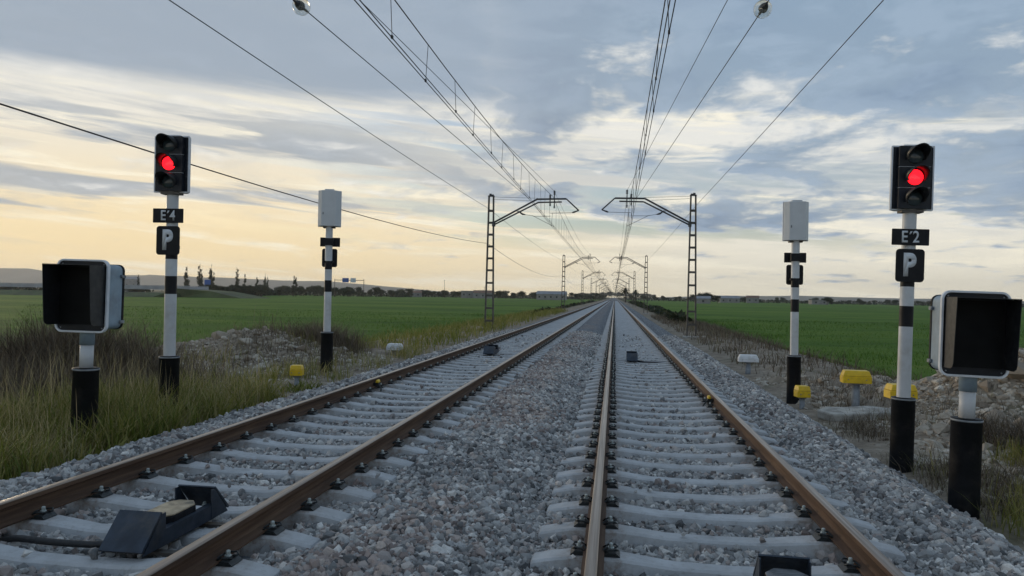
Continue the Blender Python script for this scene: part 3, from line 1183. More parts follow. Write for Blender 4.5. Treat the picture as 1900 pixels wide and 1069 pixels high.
signal((3.61, 10.05, -0.56), "red-lit railway signal with number plate E'2 on striped post", "E\u00b42", 0.0, R(1.15))
signal((-6.35, 10.05, -0.325), "red-lit railway signal with number plate E'4 on striped post", "E\u00b44", R(6), R(-0.1))
signal((3.68, 16.1, -0.49), 'white-backed railway signal seen from behind near yellow boxes, right of the tracks', "E\u00b41", math.pi, 0.0, False)
signal((-6.38, 16.1, -0.25), 'white-backed railway signal seen from behind by the rocky bank, left of the tracks', "E\u00b43", math.pi + R(14), 0.0, False)


# hooded box signals in front
def box_signal(loc, label, rot=0.0, tilt=0.0):
    t = empty('hooded_signal', loc, (0, tilt, rot))
    tag(t, label, 'railway signal', 'hooded box signals')
    post_sleeve(t, .88, .140)
    mb = MB()
    mb.tube([(0, 0, .86), (0, 0, 1.17)], .073, 24)
    mb.build('pole', M_WHITE, t)
    mb = MB()
    mb.lathe([(.080, 1.15), (.080, 1.30), (.085, 1.31)], 24)
    mb.build('collar', M_BLUEGREY, t)
    zc, w, h = 1.725, .625, .85
    mb = MB()
    mb.prism(rounded(w - .05, h - .09, .07, 5, 0, zc - .005), -.095, .19)
    hs = mb.build('housing', M_BLUEGREY, t)
    mb = MB()
    mb.prism(rounded(w - .035, h - .075, .075, 5, 0, zc - .005), .190, .225)
    mb.build('rear_door', M_SLEEVE, hs)
    mb = MB()
    for s in (-1, 1):
        for z in (zc + .24, zc - .30):
            mb.box((s * (w / 2 - .016), .185, z), (.03, .075, .035))
            mb.tube([(s * (w / 2 - .006), .15, z - .02), (s * (w / 2 - .006), .15, z + .02)], .012, 8)
    mb.build('latch', M_STEM, hs)
    mb = MB()
    mb.prism(rounded(w - .02, h - .02, .075, 6, 0, zc), -.118, -.096)
    mb.build('face_panel', M_NAVY, t)
    fm = frame_mesh(w, h, .085, .022, -.140, -.092)
    fm.v = [(x, y, z + zc) for x, y, z in fm.v]
    fm.build('bezel', M_EDGE, t, bevel=.004)
    # visor: roof and two cheeks, deepest at the top
    mb = MB()
    hw, top, bot = .276, zc + .350, zc - .335
    th = .006
    D0, D1 = .31, .26
    for s in (-1, 1):
        prof = [(-.119, top), (-.119 - D0, top), (-.119 - D1, bot + .06), (-.119 - D1 + .02, bot + .02), (-.119 - D1 + .07, bot), (-.119, bot)]
        mb.prism(prof, s * hw - th / 2, s * hw + th / 2, 'X')
    mb.box((0, -.119 - D0 / 2, top + th / 2 + .0005), (2 * hw + th, D0, th))
    mb.build('visor', M_HOOD, t)
    mb = MB()
    mb.prism(rounded(2 * hw - .012, .66, .03, 4, 0, zc), -.126, -.1185)
    mb.build('dark_window', M_LENS_OFF2, t)
    mb = MB()
    for s in (-1, 1):
        for z in (zc + .37, zc - .37):
            mb.lathe([(.008, 0), (.008, .006)], 8, 0, Matrix.Translation((s * .25, -.118, z)) @ Matrix.Rotation(R(90), 4, 'X'))
    mb.build('screw', M_STEM, t)
    return t


M_LENS_OFF2 = simple('dark_glass', (0.006, 0.007, 0.008), 0.55, var=0.2, scale=3, dirt=((0.01, 0.01, 0.01), 0.4), spec=0.12)
box_signal((3.485, 8.05, -0.475), 'hooded black box signal on black sleeved post, right of the tracks by the rubble', R(-3), R(1.2))
box_signal((-6.15, 8.05, -0.27), 'hooded black box signal on black sleeved post, left of the tracks in tall grass', R(4), R(0.8))


# ------------------------------------------------------------------ overhead line masts
def mast_parts(side, mbs):
    """side: +1 arm reaches to +X.  Fills the dict of MB builders (local coordinates, base at z=0)."""
    H = 7.45
    w0, w1 = .23, .125                      # half distance between legs
    def wx(z):
        return w0 + (w1 - w0) * z / H
    for s in (-1, 1):
        mb = mbs('leg')
        p, q = (s * w0, 0, -.3), (s * w1, 0, H)
        mb.bar(p, q, .16, .080, 0, (1, 0, 0))
    z = 0.55
    while z < H - .15:
        mb = mbs('batten')
        mb.box((0, -.085, z), (2 * wx(z) + .05, .012, .11))
        mb.box((0, .085, z), (2 * wx(z) + .05, .012, .11))
        z += .70 if z < 3 else .66
    mb = mbs('cap')
    mb.box((0, 0, H + .02), (2 * w1 + .10, .22, .05))
    mb.tube([(-side * .05, 0, H + .04), (-side * .05, 0, H + .15)], .07, 10)
    mb.tube([(side * .08, 0, H + .04), (side * .08, 0, H + .11)], .06, 10)
    zr = -.02
    A = [(side * .12, 5.98), (side * 2.56, 7.32 + zr), (side * 4.16, 7.34 + zr), (side * 4.86, 6.70 + zr)]
    B = [(side * .14, 5.86), (side * 2.62, 7.14 + zr), (side * 3.92, 7.17 + zr)]
    mb = mbs('upper_arm')
    mb.tube([(A[0][0], 0, A[0][1]), (A[1][0], 0, A[1][1])], .050, 10)
    mb.tube([(A[1][0], 0, A[1][1]), (A[2][0], 0, A[2][1])], .050, 10)
    mb.tube([(A[2][0], 0, A[2][1]), (A[3][0], 0, A[3][1])], .038, 10)
    mb = mbs('lower_arm')
    mb.tube([(B[0][0], 0, B[0][1]), (B[1][0], 0, B[1][1])], .042, 10)
    mb.tube([(B[1][0], 0, B[1][1]), (B[2][0], 0, B[2][1])], .042, 10)
    mb.box((side * .16, 0, 5.92), (.16, .24, .26))
    mb = mbs('tie_rod')
    mb.tube([(side * .1, .05, H - .02), (side * 2.6, .05, 7.36)], .009, 5)
    mb.tube([(side * .1, -.05, H - .16), (side * 2.2, -.05, 7.2)], .009, 5)
    for (x, z0, z1, r) in ((3.28, 6.92, 7.56, .06), (3.51, 6.80, 7.78, .065)):
        mb = mbs('insulator')
        mb.tube([(side * x, 0, z0), (side * x, 0, z1)], .028, 8)
        for k in range(3):
            zz = z1 - .05 - k * .075
            mb.lathe([(.035, zz - .03), (r, zz - .01), (r, zz + .01), (.035, zz + .03)], 12, 0, Matrix.Translation((side * x, 0, 0)))
        for k in range(2):
            zz = z0 + .04 + k * .075
            mb.lathe([(.03, zz - .03), (.055, zz), (.03, zz + .03)], 12, 0, Matrix.Translation((side * x, 0, 0)))
    mb = mbs('steady_arm')
    mb.tube([(side * 4.86, 0, 6.69), (side * 4.62, 0, 6.60)], [.03, .045], 8)
    mb.tube([(side * 4.62, 0, 6.60), (side * 4.5, 0, 6.56)], [.055, .03], 8)
    mb.tube([(side * 4.5, 0, 6.56), (side * 3.3, 0, 6.53)], .013, 6)
    mb.tube([(side * 3.42, 0, 6.53), (side * 3.36, 0, 5.80)], .010, 6)
    mb.tube([(side * 1.52, 0, 6.64), (side * 1.75, 0, 6.48)], [.03, .05], 8)
    mb.tube([(side * 1.75, 0, 6.48), (side * 1.92, 0, 6.44)], [.055, .025], 8)
    mb.tube([(side * 1.92, 0, 6.44), (side * 2.45, 0, 6.36), (side * 3.3, 0, 6.36)], .013, 6)
    mb.tube([(side * 2.3, 0, 6.40), (side * 3.5, 0, 5.80)], .012, 6)
    mb.tube([(side * 1.5, 0, 6.64), (side * 1.45, 0, 6.60)], .02, 6)


PARTS = {'leg': M_GALV, 'batten': M_GALV, 'cap': M_ARM, 'upper_arm': M_ARM, 'lower_arm': M_ARM, 'tie_rod': M_WIRE, 'insulator': M_ARM, 'steady_arm': M_ARM}


def mast(loc, side, label, detailed):
    if detailed:
        t = empty('catenary_mast', loc)
        made = []
        def mbs(name):
            m = MB()
            made.append((name, m))
            return m
        mast_parts(side, mbs)
        for name, m in made:
            m.build(name, PARTS[name], t)
        m = MB()
        m.box((0, 0, -.24), (.9, .8, .34), 0, None, (.94, .94))
        m.build('concrete_footing', M_SLAB, t, bevel=.02)
    else:
        key = 'far_mast_%d' % side
        me = bpy.data.meshes.get(key)
        if me is None:
            m = MB()
            mast_parts(side, lambda name: m)
            me = m.mesh(key, M_GALV)
        t = obj('catenary_mast', me)
        t.location = loc
    return tag(t, label, 'catenary mast', 'overhead line masts along the railway')


MAST_Y = [41 + 60 * k for k in range(16)]
for k, y in enumerate(MAST_Y):
    jitter = 0 if k < 2 else random.uniform(-1.5, 1.5)
    for side, x, z, nm in ((1, -6.88, -.42, 'left'), (-1, 4.08, -.38, 'right')):
        if k == 0:
            lab = 'nearest lattice mast with bent arm, standing on the %s of the tracks' % nm
        elif k == 1:
            lab = 'second lattice mast along the line on the %s of the tracks' % nm
        elif k < 8:
            lab = '%s lattice mast along the line, small in the distance %s of the tracks' % (['third', 'fourth', 'fifth', 'sixth', 'seventh', 'eighth'][k - 2], nm)
        else:
            lab = 'tiny lattice mast near the vanishing point %s of the tracks' % nm
        mast((x, y + jitter, z), side, lab, k < 2)


# ------------------------------------------------------------------ overhead wires
def poly_wire(mb, pts, r, seg=5):
    mb.tube(pts, r, seg, 0, caps=False)


def para(y0, y1, x0, x1, z0, z1, sag, n=14):
    out = []
    for i in range(n + 1):
        t = i / n
        out.append((x0 + (x1 - x0) * t, y0 + (y1 - y0) * t, z0 + (z1 - z0) * t - sag * 4 * t * (1 - t)))
    return out


def catenary(xc, zc, label, amp):
    t = empty('overhead_contact_line', (0, 0, 0))
    tag(t, label, 'overhead line', 'overhead contact lines')
    ys = [-19.0] + MAST_Y
    mz = 6.95
    cz = 5.36 + zc
    def cx(i):
        return xc + (amp if i % 2 else -amp)
    for d, nm in ((-.035, 0), (.035, 1)):
        mb = MB()
        for i in range(len(ys) - 1):
            poly_wire(mb, [(cx(i) + d, ys[i], cz), (cx(i + 1) + d, ys[i + 1], cz)], .0085)
        mb.build('contact_wire', M_WIRE, t)
    mb = MB()
    for i in range(len(ys) - 1):
        poly_wire(mb, para(ys[i], ys[i + 1], cx(i) * .6 + xc * .4, cx(i + 1) * .6 + xc * .4, mz + zc, mz + zc, .93, 16), .0105)
    mb.build('messenger_wire', M_WIRE, t)
    far = MB()
    for i in range(len(ys) - 1):
        n = 26
        for k in range(1, n):
            u = k / n
            y = ys[i] + (ys[i + 1] - ys[i]) * u
            xm = (cx(i) * .6 + xc * .4) * (1 - u) + (cx(i + 1) * .6 + xc * .4) * u
            xb = cx(i) * (1 - u) + cx(i + 1) * u
            zt = mz + zc - .93 * 4 * u * (1 - u)
            if y < 2:
                continue
            if i == 0:
                mb = MB()
                s = .035 if k % 2 else -.035
                mb.tube([(xm, y, zt), (xb + s, y, cz)], .006, 5)
                mb.box((xb + s, y, cz + .01), (.03, .05, .05))
                mb.build('dropper', M_WIRE, t)
            else:
                far.tube([(xm, y, zt), (xb, y, cz)], .006, 4)
    tag(far.build('distant_droppers', M_WIRE, t), kind='stuff')
    return t


catenary(XL - .20, .08, 'double contact wire with droppers over the left-hand track', .02)
catenary(XR - .08, .03, 'double contact wire with droppers over the right-hand track', .09)


def wire(name, label, segs, r=.009):
    mb = MB()
    for s in segs:
        poly_wire(mb, s, r, 6)
    return tag(mb.build(name, M_WIRE), label, 'wire', 'loose wires above the railway')


ym = [-19.0] + MAST_Y
wire('feeder_wire', 'low slack wire sagging between the masts left of the tracks',
     [para(ym[i], ym[i + 1], -7.05, -7.05, 4.42, 4.42, .78, 18) for i in range(9)], .011)
wire('earth_wire', 'upper thin wire along the mast tops left of the tracks',
     [para(ym[i], ym[i + 1], -7.02, -7.02, 6.36, 6.36, .26, 12) for i in range(9)], .009)
wire('earth_wire', 'outer thin wire along the mast tops right of the tracks',
     [para(ym[i], ym[i + 1], 4.30, 4.30, 6.62, 6.62, .10, 12) for i in range(9)], .009)
wire('feeder_wire', 'thin wire slanting to the bracket top above the left-hand track',
     [para(-19, 41, -7.05, -3.38, 7.32, 7.32, .06, 10)] + [para(ym[i], ym[i + 1], -3.38, -3.38, 7.32, 7.32, .5, 12) for i in range(1, 12)], .008)
wire('feeder_wire', 'thin wire slanting to the bracket top above the right-hand track',
     [para(-19, 41, 3.95, .55, 7.32, 7.32, .05, 10)] + [para(ym[i], ym[i + 1], .57, .57, 7.32, 7.32, .5, 12) for i in range(1, 12)], .008)

# glass insulators threaded on the anchored wires
def glass_material():
    m, g, b = material('cloudy_glass')
    co = g.new('ShaderNodeTexCoord').outputs['Object']
    n = g.noise(co, 9.0, 4, 0.6)
    g.put(b.inputs['Base Color'], g.mix(g.ss(n, .4, .7), (.92, .93, .90), (.70, .70, .62)))
    b.inputs['Transmission Weight'].default_value = 0.85
    g.put(b.inputs['Roughness'], g.lin(n, .3, .7, .12, .35))
    b.inputs['IOR'].default_value = 1.12
    return m


M_GLASS = glass_material()


def anchored_wire(p_far, p_near, y_ins, label_w, label_i):
    p0, p1 = Vector(p_near), Vector(p_far)
    d = (p1 - p0).normalized()
    at = p0 + (p1 - p0) * ((y_ins - p0.y) / (p1.y - p0.y))
    mb = MB()
    poly_wire(mb, [p0, at - d * .30], .010, 6)
    poly_wire(mb, [at + d * .16, p1], .010, 6)
    for i in range(1, 10):
        x = p1.x
        poly_wire(mb, para(ym[i], ym[i + 1], x, x, p1.z, p1.z, .15, 8), .009, 5)
    tag(mb.build('anchor_wire', M_WIRE), label_w, 'wire', 'loose wires above the railway')
    t = empty('glass_insulator', at, d.to_track_quat('Z', 'Y').to_euler())
    tag(t, label_i, 'insulator', 'glass insulators on anchored wires')
    mb = MB()
    mb.lathe([(.06, -.16), (.11, -.14), (.152, -.07), (.165, 0.0), (.150, .07), (.105, .125), (.05, .155), (.03, .16)], 24)
    mb.build('glass_shell', M_GLASS, t)
    mb = MB()
    mb.lathe([(.018, -.32), (.022, -.22), (.05, -.20), (.075, -.10), (.078, -.02), (.055, .03), (.035, .06), (.022, .10), (.018, .17)], 14)
    mb.build('metal_core', M_ARM, t)


anchored_wire((-4.80, 41, 6.93), (-7.30, -19, 6.93), 13.4, 'wire carrying a glass insulator, left of the contact line', 'round glass insulator high on a wire above the left-hand track')
anchored_wire((1.08, 41, 6.93), (4.55, -19, 6.93), 14.3, 'wire carrying a glass insulator, right of the contact line', 'round glass insulator high on a wire above the right-hand track')


# ------------------------------------------------------------------ trackside boxes
def cap_box(loc, label, size, col_mat, height, rot=0.0, cat='junction box'):
    """housing on a short stem; the lid is wider than the body and chamfered"""
    w, d, h = size
    gz = float(ground_z(loc[0], loc[1]))
    gz = max(gz, float(ballast_z(loc[0])) if -5.6 < loc[0] < 3.6 else gz)
    t = empty('trackside_box', (loc[0], loc[1], gz - .03), (0, 0, rot))
    tag(t, label, cat, 'boxes on short stems beside the railway')
    top = loc[2] - gz + .03
    zc = top - h / 2
    mb = MB()
    mb.prism([(-w / 2, -d / 2 + .03), (-w / 2 + .03, -d / 2), (w / 2 - .03, -d / 2), (w / 2, -d / 2 + .03), (w / 2, d / 2 - .03), (w / 2 - .03, d / 2), (-w / 2 + .03, d / 2), (-w / 2, d / 2 - .03)], top - h, top - h * .45, 'Z')
    mb.build('housing', col_mat, t, bevel=.008)
    mb = MB()
    mb.box((0, 0, top - h * .22), (w * .96, d * .96, h * .44), 0, None, (.84, .80))
    lid = mb.build('lid', col_mat, t, bevel=.012)
    mb = MB()
    for s in (-1, 1):
        mb.lathe([(.010, 0), (.010, .01)], 8, 0, Matrix.Translation((s * w * .3, -d / 2 - .001, top - h * .7)) @ Matrix.Rotation(R(90), 4, 'X'))
    mb.build('screw', M_STEM, lid)
    mb = MB()
    r = .075 if w > .35 else .05
    mb.tube([(0, 0, -.3), (0, 0, top - h + .001)], r, 12)
    mb.lathe([(r * 1.5, top - h - .03), (r * 1.5, top - h - .001)], 12)
    mb.build('stem', M_STEM, t)
    return t


cap_box((-6.15, 14.0, .11), 'small yellow box on a stem, left of the tracks in the weeds', (.24, .24, .20), M_YELLOW, .5, R(10))
cap_box((-6.45, 21.6, .06), 'white box on a short stem beside the left-hand track', (.46, .34, .19), M_CAPWHITE, .5, R(5))
cap_box((3.78, 22.0, -.01), 'white box on a short stem beside the right-hand track', (.56, .30, .20), M_CAPWHITE, .5, R(-4))
cap_box((3.66, 15.3, -.11), 'small yellow box on a stem at the ballast edge by a signal', (.26, .26, .22), M_YELLOW, .5, R(8))
cap_box((4.62, 15.2, .23), 'wide yellow box on a thick stem in the rubble', (.53, .32, .24), M_YELLOW, .5, R(-6))
cap_box((4.47, 12.5, .27), "yellow box half hidden behind the post of signal E'2", (.42, .30, .22), M_YELLOW, .5, R(4))


# ------------------------------------------------------------------ beacons between the rails
def beacon(loc, label, top_mat, rot=0.0, length=1.06, shift=0.0, k=1.0):
    t = empty('track_beacon', loc, (0, 0, rot))
    tag(t, label, 'track beacon', 'beacons lying between the rails')
    hw, h, run = .145, .195, .20
    L = length / 2
    for s in (-1, 1):
        mb = MB()
        y_out, y_in = s * L, s * (L - run)
        # sloping plate with two triangular cheeks, open towards the middle
        mb.add([(-hw, y_out, 0), (hw, y_out, 0), (hw, y_in, h), (-hw, y_in, h), (-hw, y_out - s * .012, -.01), (hw, y_out - s * .012, -.01), (hw, y_in - s * .012, h - .006), (-hw, y_in - s * .012, h - .006)],
               [(0, 1, 2, 3), (4, 7, 6, 5), (0, 4, 5, 1), (2, 6, 7, 3), (1, 5, 6, 2), (0, 3, 7, 4)])
        for sx in (-1, 1):
            mb.prism([(y_out - s * .02, -.03), (y_in - s * .01, h - .014), (y_in - s * .05, h - .014), (y_in - s * .05, -.03)], sx * hw - (.009 if sx > 0 else 0), sx * hw + (.009 if sx < 0 else 0), 'X')
        mb.build('ramp', M_RAMP, t)
    mb = MB()
    for sx in (-1, 1):
        mb.box((sx * (hw - .012), 0, .02), (.018, length - .42, .10))
        mb.box((sx * (hw - .03), 0, .065), (.05, length - .42, .012))
    mb.box((0, 0, -.035), (hw * 2 - .03, length - .36, .012))
    mb.build('side_rail', M_RAMP, t)
    mb = MB()
    oct_ = [(x * k, y * k + shift) for x, y in [(-.11, -.13), (-.055, -.205), (.055, -.205), (.11, -.13), (.11, .13), (.055, .205), (-.055, .205), (-.11, .13)]]
    mb.prism(oct_, -.02, .112, 'Z')
    b = mb.build('beacon_body', M_BEACON, t, bevel=.006)
    mb = MB()
    mb.prism([(x * .97, (y - shift) * .97 + shift) for x, y in oct_], .113, .125, 'Z')
    tp = mb.build('worn_top', top_mat, b, bevel=.004)
    mb = MB()
    for q in range(11):
        mb.box((0, shift - .14 + q * .028, .1265), ((.15 if q % 4 else .09) * k, .009, .004))
    if top_mat is M_BEACONGREY:
        mb.build('ridge', M_STEM, b)
    for sx in (-1, 1):
        for y in (-.33, .33):
            m2 = MB()
            m2.lathe([(.018, .07), (.018, .082), (.012, .083), (.012, .098)], 8, 0, Matrix.Translation((sx * .06, y * length / 1.06, -.02)), False)
            m2.build('bolt', M_BOLT, t)
    mb = MB()
    for y in (-.30, .30):
        mb.box((.02, y, -.075), (.62, .06, .022))
    mb.build('fixing_bar', M_GALV, t)
    return t


beacon((-3.00, 4.80, -.075), 'dark blue beacon with tan worn top between the rails of the left-hand track', M_BEACONTOP)
beacon((1.0, 4.28, -.150), 'dark beacon with grey ribbed top between the rails of the right-hand track', M_BEACONGREY, R(-2), 1.06, .09, 1.12)
beacon((-3.47, 21.15, -.08), 'small far beacon between the rails of the left-hand track', M_BEACONGREY)
beacon((.50, 21.1, -.155), 'small far beacon with a cable between the rails of the right-hand track', M_BEACONGREY)


def cable(name, label, pts, r):
    mb = MB()
    # smooth the polyline
    P = [Vector(p) for p in pts]
    out = []
    for i in range(len(P) - 1):
        p0, p1, p2, p3 = P[max(i - 1, 0)], P[i], P[i + 1], P[min(i + 2, len(P) - 1)]
        for k in range(6):
            s = k / 6
            out.append(0.5 * ((2 * p1) + (p2 - p0) * s + (2 * p0 - 5 * p1 + 4 * p2 - p3) * s * s + (3 * p1 - p0 - 3 * p2 + p3) * s ** 3))
    out.append(P[-1])
    mb.tube(out, r, 10)
    return tag(mb.build(name, M_HOSE), label, 'cable')


cable('rubber_hose', 'thick black hose from the near beacon to the left rail',
      [(-3.10, 4.50, -.095), (-3.3, 4.44, -.105), (-3.6, 4.42, -.10), (-3.85, 4.44, -.10), (-4.05, 4.46, -.14), (-4.3, 4.5, -.16), (-4.7, 4.55, -.10), (-5.0, 4.7, -.10)], .022)
cable('beacon_cable', 'black cable from the far beacon to the right rail',
      [(.62, 20.8, -.17), (.8, 20.75, -.20), (1.1, 20.72, -.20), (1.4, 20.75, -.20), (1.6, 20.75, -.22), (2.0, 20.8, -.22)], .028)


def rail_sensor(loc, label, s):
    t = empty('rail_sensor', loc)
    tag(t, label, 'rail sensor', 'yellow sensors clamped to the rails')
    mb = MB()
    mb.box((0, 0, -.01), (.055, .13, .05), 0, None, (.8, .85))
    mb.build('sensor_body', M_YELLOW, t, bevel=.012)
    mb = MB()
    mb.box((-s * .02, 0, -.075), (.10, .10, .08))
    mb.tube([(s * .02, -.05, -.05), (s * .10, -.12, -.12), (s * .12, -.20, -.15)], .012, 8)
    mb.build('clamp', M_CLIP, t)


rail_sensor((XL - GAUGE / 2 + .075, 12.6, ZL - .045), 'yellow sensor on the outer rail of the left-hand track', 1)
rail_sensor((XR + GAUGE / 2 - .075, 12.6, ZR - .045), 'yellow sensor on the outer rail of the right-hand track', -1)

# ------------------------------------------------------------------ plants
def blade_mesh(name, base, h, lean, ang, width, tint, mat, curl=1.0):
    """every blade: two quads and a tip, bending over"""
    n = len(base)
    dx, dy = np.cos(ang) * lean, np.sin(ang) * lean
    wx, wy = -np.sin(ang + RNG.uniform(-.9, .9, n)), np.cos(ang + RNG.uniform(-.9, .9, n))
    ts = (0.0, 0.42, 0.78, 1.0)
    cols = []
    for t in ts:
        up = h * (t - 0.22 * lean * curl * t * t)
        px = base[:, 0] + dx * h * t ** 1.8 * curl
        py = base[:, 1] + dy * h * t ** 1.8 * curl
        pz = base[:, 2] + up
        w = width * (1 - .75 * t) / 2
        if t < 1.0:
            cols.append(np.stack([px - wx * w, py - wy * w, pz], 1))
            cols.append(np.stack([px + wx * w, py + wy * w, pz], 1))
        else:
            cols.append(np.stack([px, py, pz], 1))
    V = np.stack(cols, 1).reshape(-1, 3)
    o = np.arange(n)[:, None] * 7
    F = np.concatenate([o + np.array([0, 1, 3, 2]), o + np.array([2, 3, 5, 4]), o + np.array([4, 5, 6])], 1)
    tot = np.tile([4, 4, 3], n)
    return np_mesh(name, V, F.ravel(), tot, mat, {'tint': np.repeat(tint, 7)})


def patch(n, x0, x1, y0, y1, dens=None):
    x = RNG.uniform(x0, x1, n * 3)
    y = RNG.uniform(y0, y1, n * 3)
    if dens is not None:
        k = RNG.random(len(x)) < dens(x, y)
        x, y = x[k], y[k]
    return x[:n], y[:n]


def surf(x, y):
    return np.maximum(ground_z(x, y), np.where((x > -5.75) & (x < 3.7), ballast_z(x), -9))


def plants(name, label, cat, mat, sets):
    B, H, LN, AN, W, T = [], [], [], [], [], []
    for x, y, hlo, hhi, llo, lhi, w, tlo, thi in sets:
        n = len(x)
        B.append(np.stack([x, y, surf(x, y) - .03], 1))
        clump = vnoise(x, y, .8, 14)
        H.append(RNG.uniform(hlo, hhi, n) * (.65 + .7 * clump))
        LN.append(RNG.uniform(llo, lhi, n))
        AN.append(RNG.uniform(0, 6.283, n))
        W.append(w * RNG.uniform(.6, 1.4, n))
        T.append(np.clip(RNG.uniform(tlo, thi, n) + (vnoise(x, y, 1.1, 15) - .5) * .35, 0, 1))
    me = blade_mesh(name, np.concatenate(B), np.concatenate(H), np.concatenate(LN), np.concatenate(AN), np.concatenate(W), np.concatenate(T), mat)
    return tag(obj(name, me), label, cat, kind='stuff')


# tall weeds along the left-hand track
def d_left(x, y):
    e = np.clip((-5.50 - x) * 2.2, 0, 1) * np.clip((x + 10.8) / 1.5, 0.15, 1)
    e *= np.where(y > 10.8, np.clip((12.9 - y) / 2.1, .03, 1), 1)
    return e * (.25 + .75 * vnoise(x, y, .9, 21))


xa, ya = patch(24000, -10.5, -5.45, 3.2, 15.0, d_left)
xb, yb = patch(6000, -7.6, -5.40, 3.2, 12.0, lambda x, y: np.clip((vnoise(x, y, .7, 22) - .35) * 2.5, 0, 1))
xc_, yc_ = patch(3500, -10.8, -5.6, 13.0, 24.0, lambda x, y: np.clip((vnoise(x, y, 1.1, 23) - .45) * 2.6, 0, 1) * (np.hypot(x + 6.1, y - 13.6) > .7))
xd, yd = patch(9000, -10.8, -5.75, 22.0, 95.0, lambda x, y: np.clip(.2 + vnoise(x, y, 2.5, 24), 0, 1) * np.clip((-5.6 - x) * 1.5, 0, 1))
xs, ys_ = patch(1500, -9.5, -5.6, 3.4, 15.0, d_left)
xw, yw = patch(3500, -8.5, -5.45, 3.4, 14.0, lambda x, y: np.clip((vnoise(x, y, .6, 27) - .5) * 3, 0, 1))
plants('verge_grass', 'tall green and straw-coloured weeds growing left of the tracks', 'grass', M_GRASS,
       [(xa, ya, .16, .54, .25, .95, .011, .15, 1.0), (xb, yb, .28, .66, .2, .9, .014, 0, .7), (xc_, yc_, .2, .6, .2, .8, .014, .1, .9), (xs, ys_, .55, 1.0, .05, .45, .007, .8, 1.0), (xw, yw, .12, .34, .4, 1.0, .034, 0, .45), (xd, yd, .25, .6, .2, .8, .03, 0, .6)])

# brown brush behind it
xa, ya = patch(24000, -16.0, -7.6, 8.2, 15.0, lambda x, y: np.exp(-((x + 10.9) / 2.7) ** 2 - ((y - 11.6) / 2.2) ** 2))
xb, yb = patch(5000, -9.6, -6.9, 17.6, 21.5, lambda x, y: np.exp(-((x + 8.1) / .8) ** 2 - ((y - 20.1) / .9) ** 2))
xe, ye = patch(3500, -11, -6.3, 15, 24, lambda x, y: np.clip((vnoise(x, y, 1.3, 26) - .5) * 3, 0, 1))
plants('dry_brush', 'brown dead brush massed behind the weeds left of the tracks', 'brush', M_DRY,
       [(xa, ya, .45, 1.2, .15, .9, .012, .1, .85), (xb, yb, .35, .85, .2, .9, .012, .25, .9), (xe, ye, .12, .4, .2, .9, .012, .2, 1.0)])

# scrub on the right-hand side
def d_right(x, y):
    return np.clip((x - 3.45) * 2.0, 0, 1) * np.clip((vnoise(x, y, 1.0, 31) - .38) * 2.6, 0, 1)


xa, ya = patch(8000, 3.45, 6.5, 6.0, 14.0, d_right)
xb, yb = patch(5000, 5.0, 9.0, 8.6, 12.6, lambda x, y: np.exp(-((x - 6.5) / .9) ** 2 - ((y - 10.6) / 1.0) ** 2) + .8 * np.exp(-((x - 5.3) / .5) ** 2 - ((y - 11.6) / .5) ** 2))
xe, ye = patch(7000, 3.9, 8.6, 20.0, 90.0, lambda x, y: np.clip((vnoise(x, y, 2.4, 33) - .15) * 1.6, 0, 1))
xf, yf = patch(3200, 4.0, 11.0, 12.0, 21.5, lambda x, y: np.clip((vnoise(x, y, .9, 34) - .5) * 3, 0, 1))
plants('dry_brush', 'brown and olive scrub growing in the rubble right of the tracks', 'brush', M_DRY,
       [(xa, ya, .10, .34, .2, .9, .009, .15, 1.0), (xb, yb, .3, .75, .2, .9, .012, 0, .6), (xe, ye, .2, .55, .2, .8, .026, .0, .9), (xf, yf, .12, .36, .2, .9, .011, .1, .9)])
xa, ya = patch(3500, 3.5, 5.2, 6.2, 10.4, lambda x, y: np.clip((vnoise(x, y, .7, 36) - .5) * 3, 0, 1) * np.clip((x - 3.5) * 2, 0, 1))
plants('verge_grass', 'thin olive grass at the ballast edge right of the tracks', 'grass', M_GRASS, [(xa, ya, .15, .45, .2, .8, .008, .2, .8)])

# the rice near the track shows blades
def rice(name, label, x0, x1, n, edge, seed):
    y = 15 + 75 * RNG.random(n) ** 1.7
    x = x0 + (x1 - x0) * RNG.random(n) ** 1.6
    k = edge(x, y) & in_view(x, y, 2)
    x, y = x[k], y[k]
    m = len(x)
    base = np.stack([x, y, np.full(m, -.95)], 1)
    h = RNG.uniform(.22, .38, m) * (.7 + .5 * vnoise(x, y, 3, seed))
    me = blade_mesh(name, base, h, RNG.uniform(.1, .6, m), RNG.uniform(0, 6.283, m), .022 + y * .0006, np.clip(RNG.uniform(.1, .8, m) + (vnoise(x, y, 5, seed + 1) - .5) * .5, 0, 1), M_RICE)
    return tag(obj(name, me), label, 'rice', kind='stuff')


rice('rice_crop', 'green rice blades in the near part of the left field', -11.0, -75.0, 42000, lambda x, y: x < -10.9, 41)
rice('rice_crop', 'green rice blades in the near part of the right field', 8.6, 60.0, 42000, lambda x, y: (x > 8.9) & ((y > 21) | (x > 12.4)), 44)

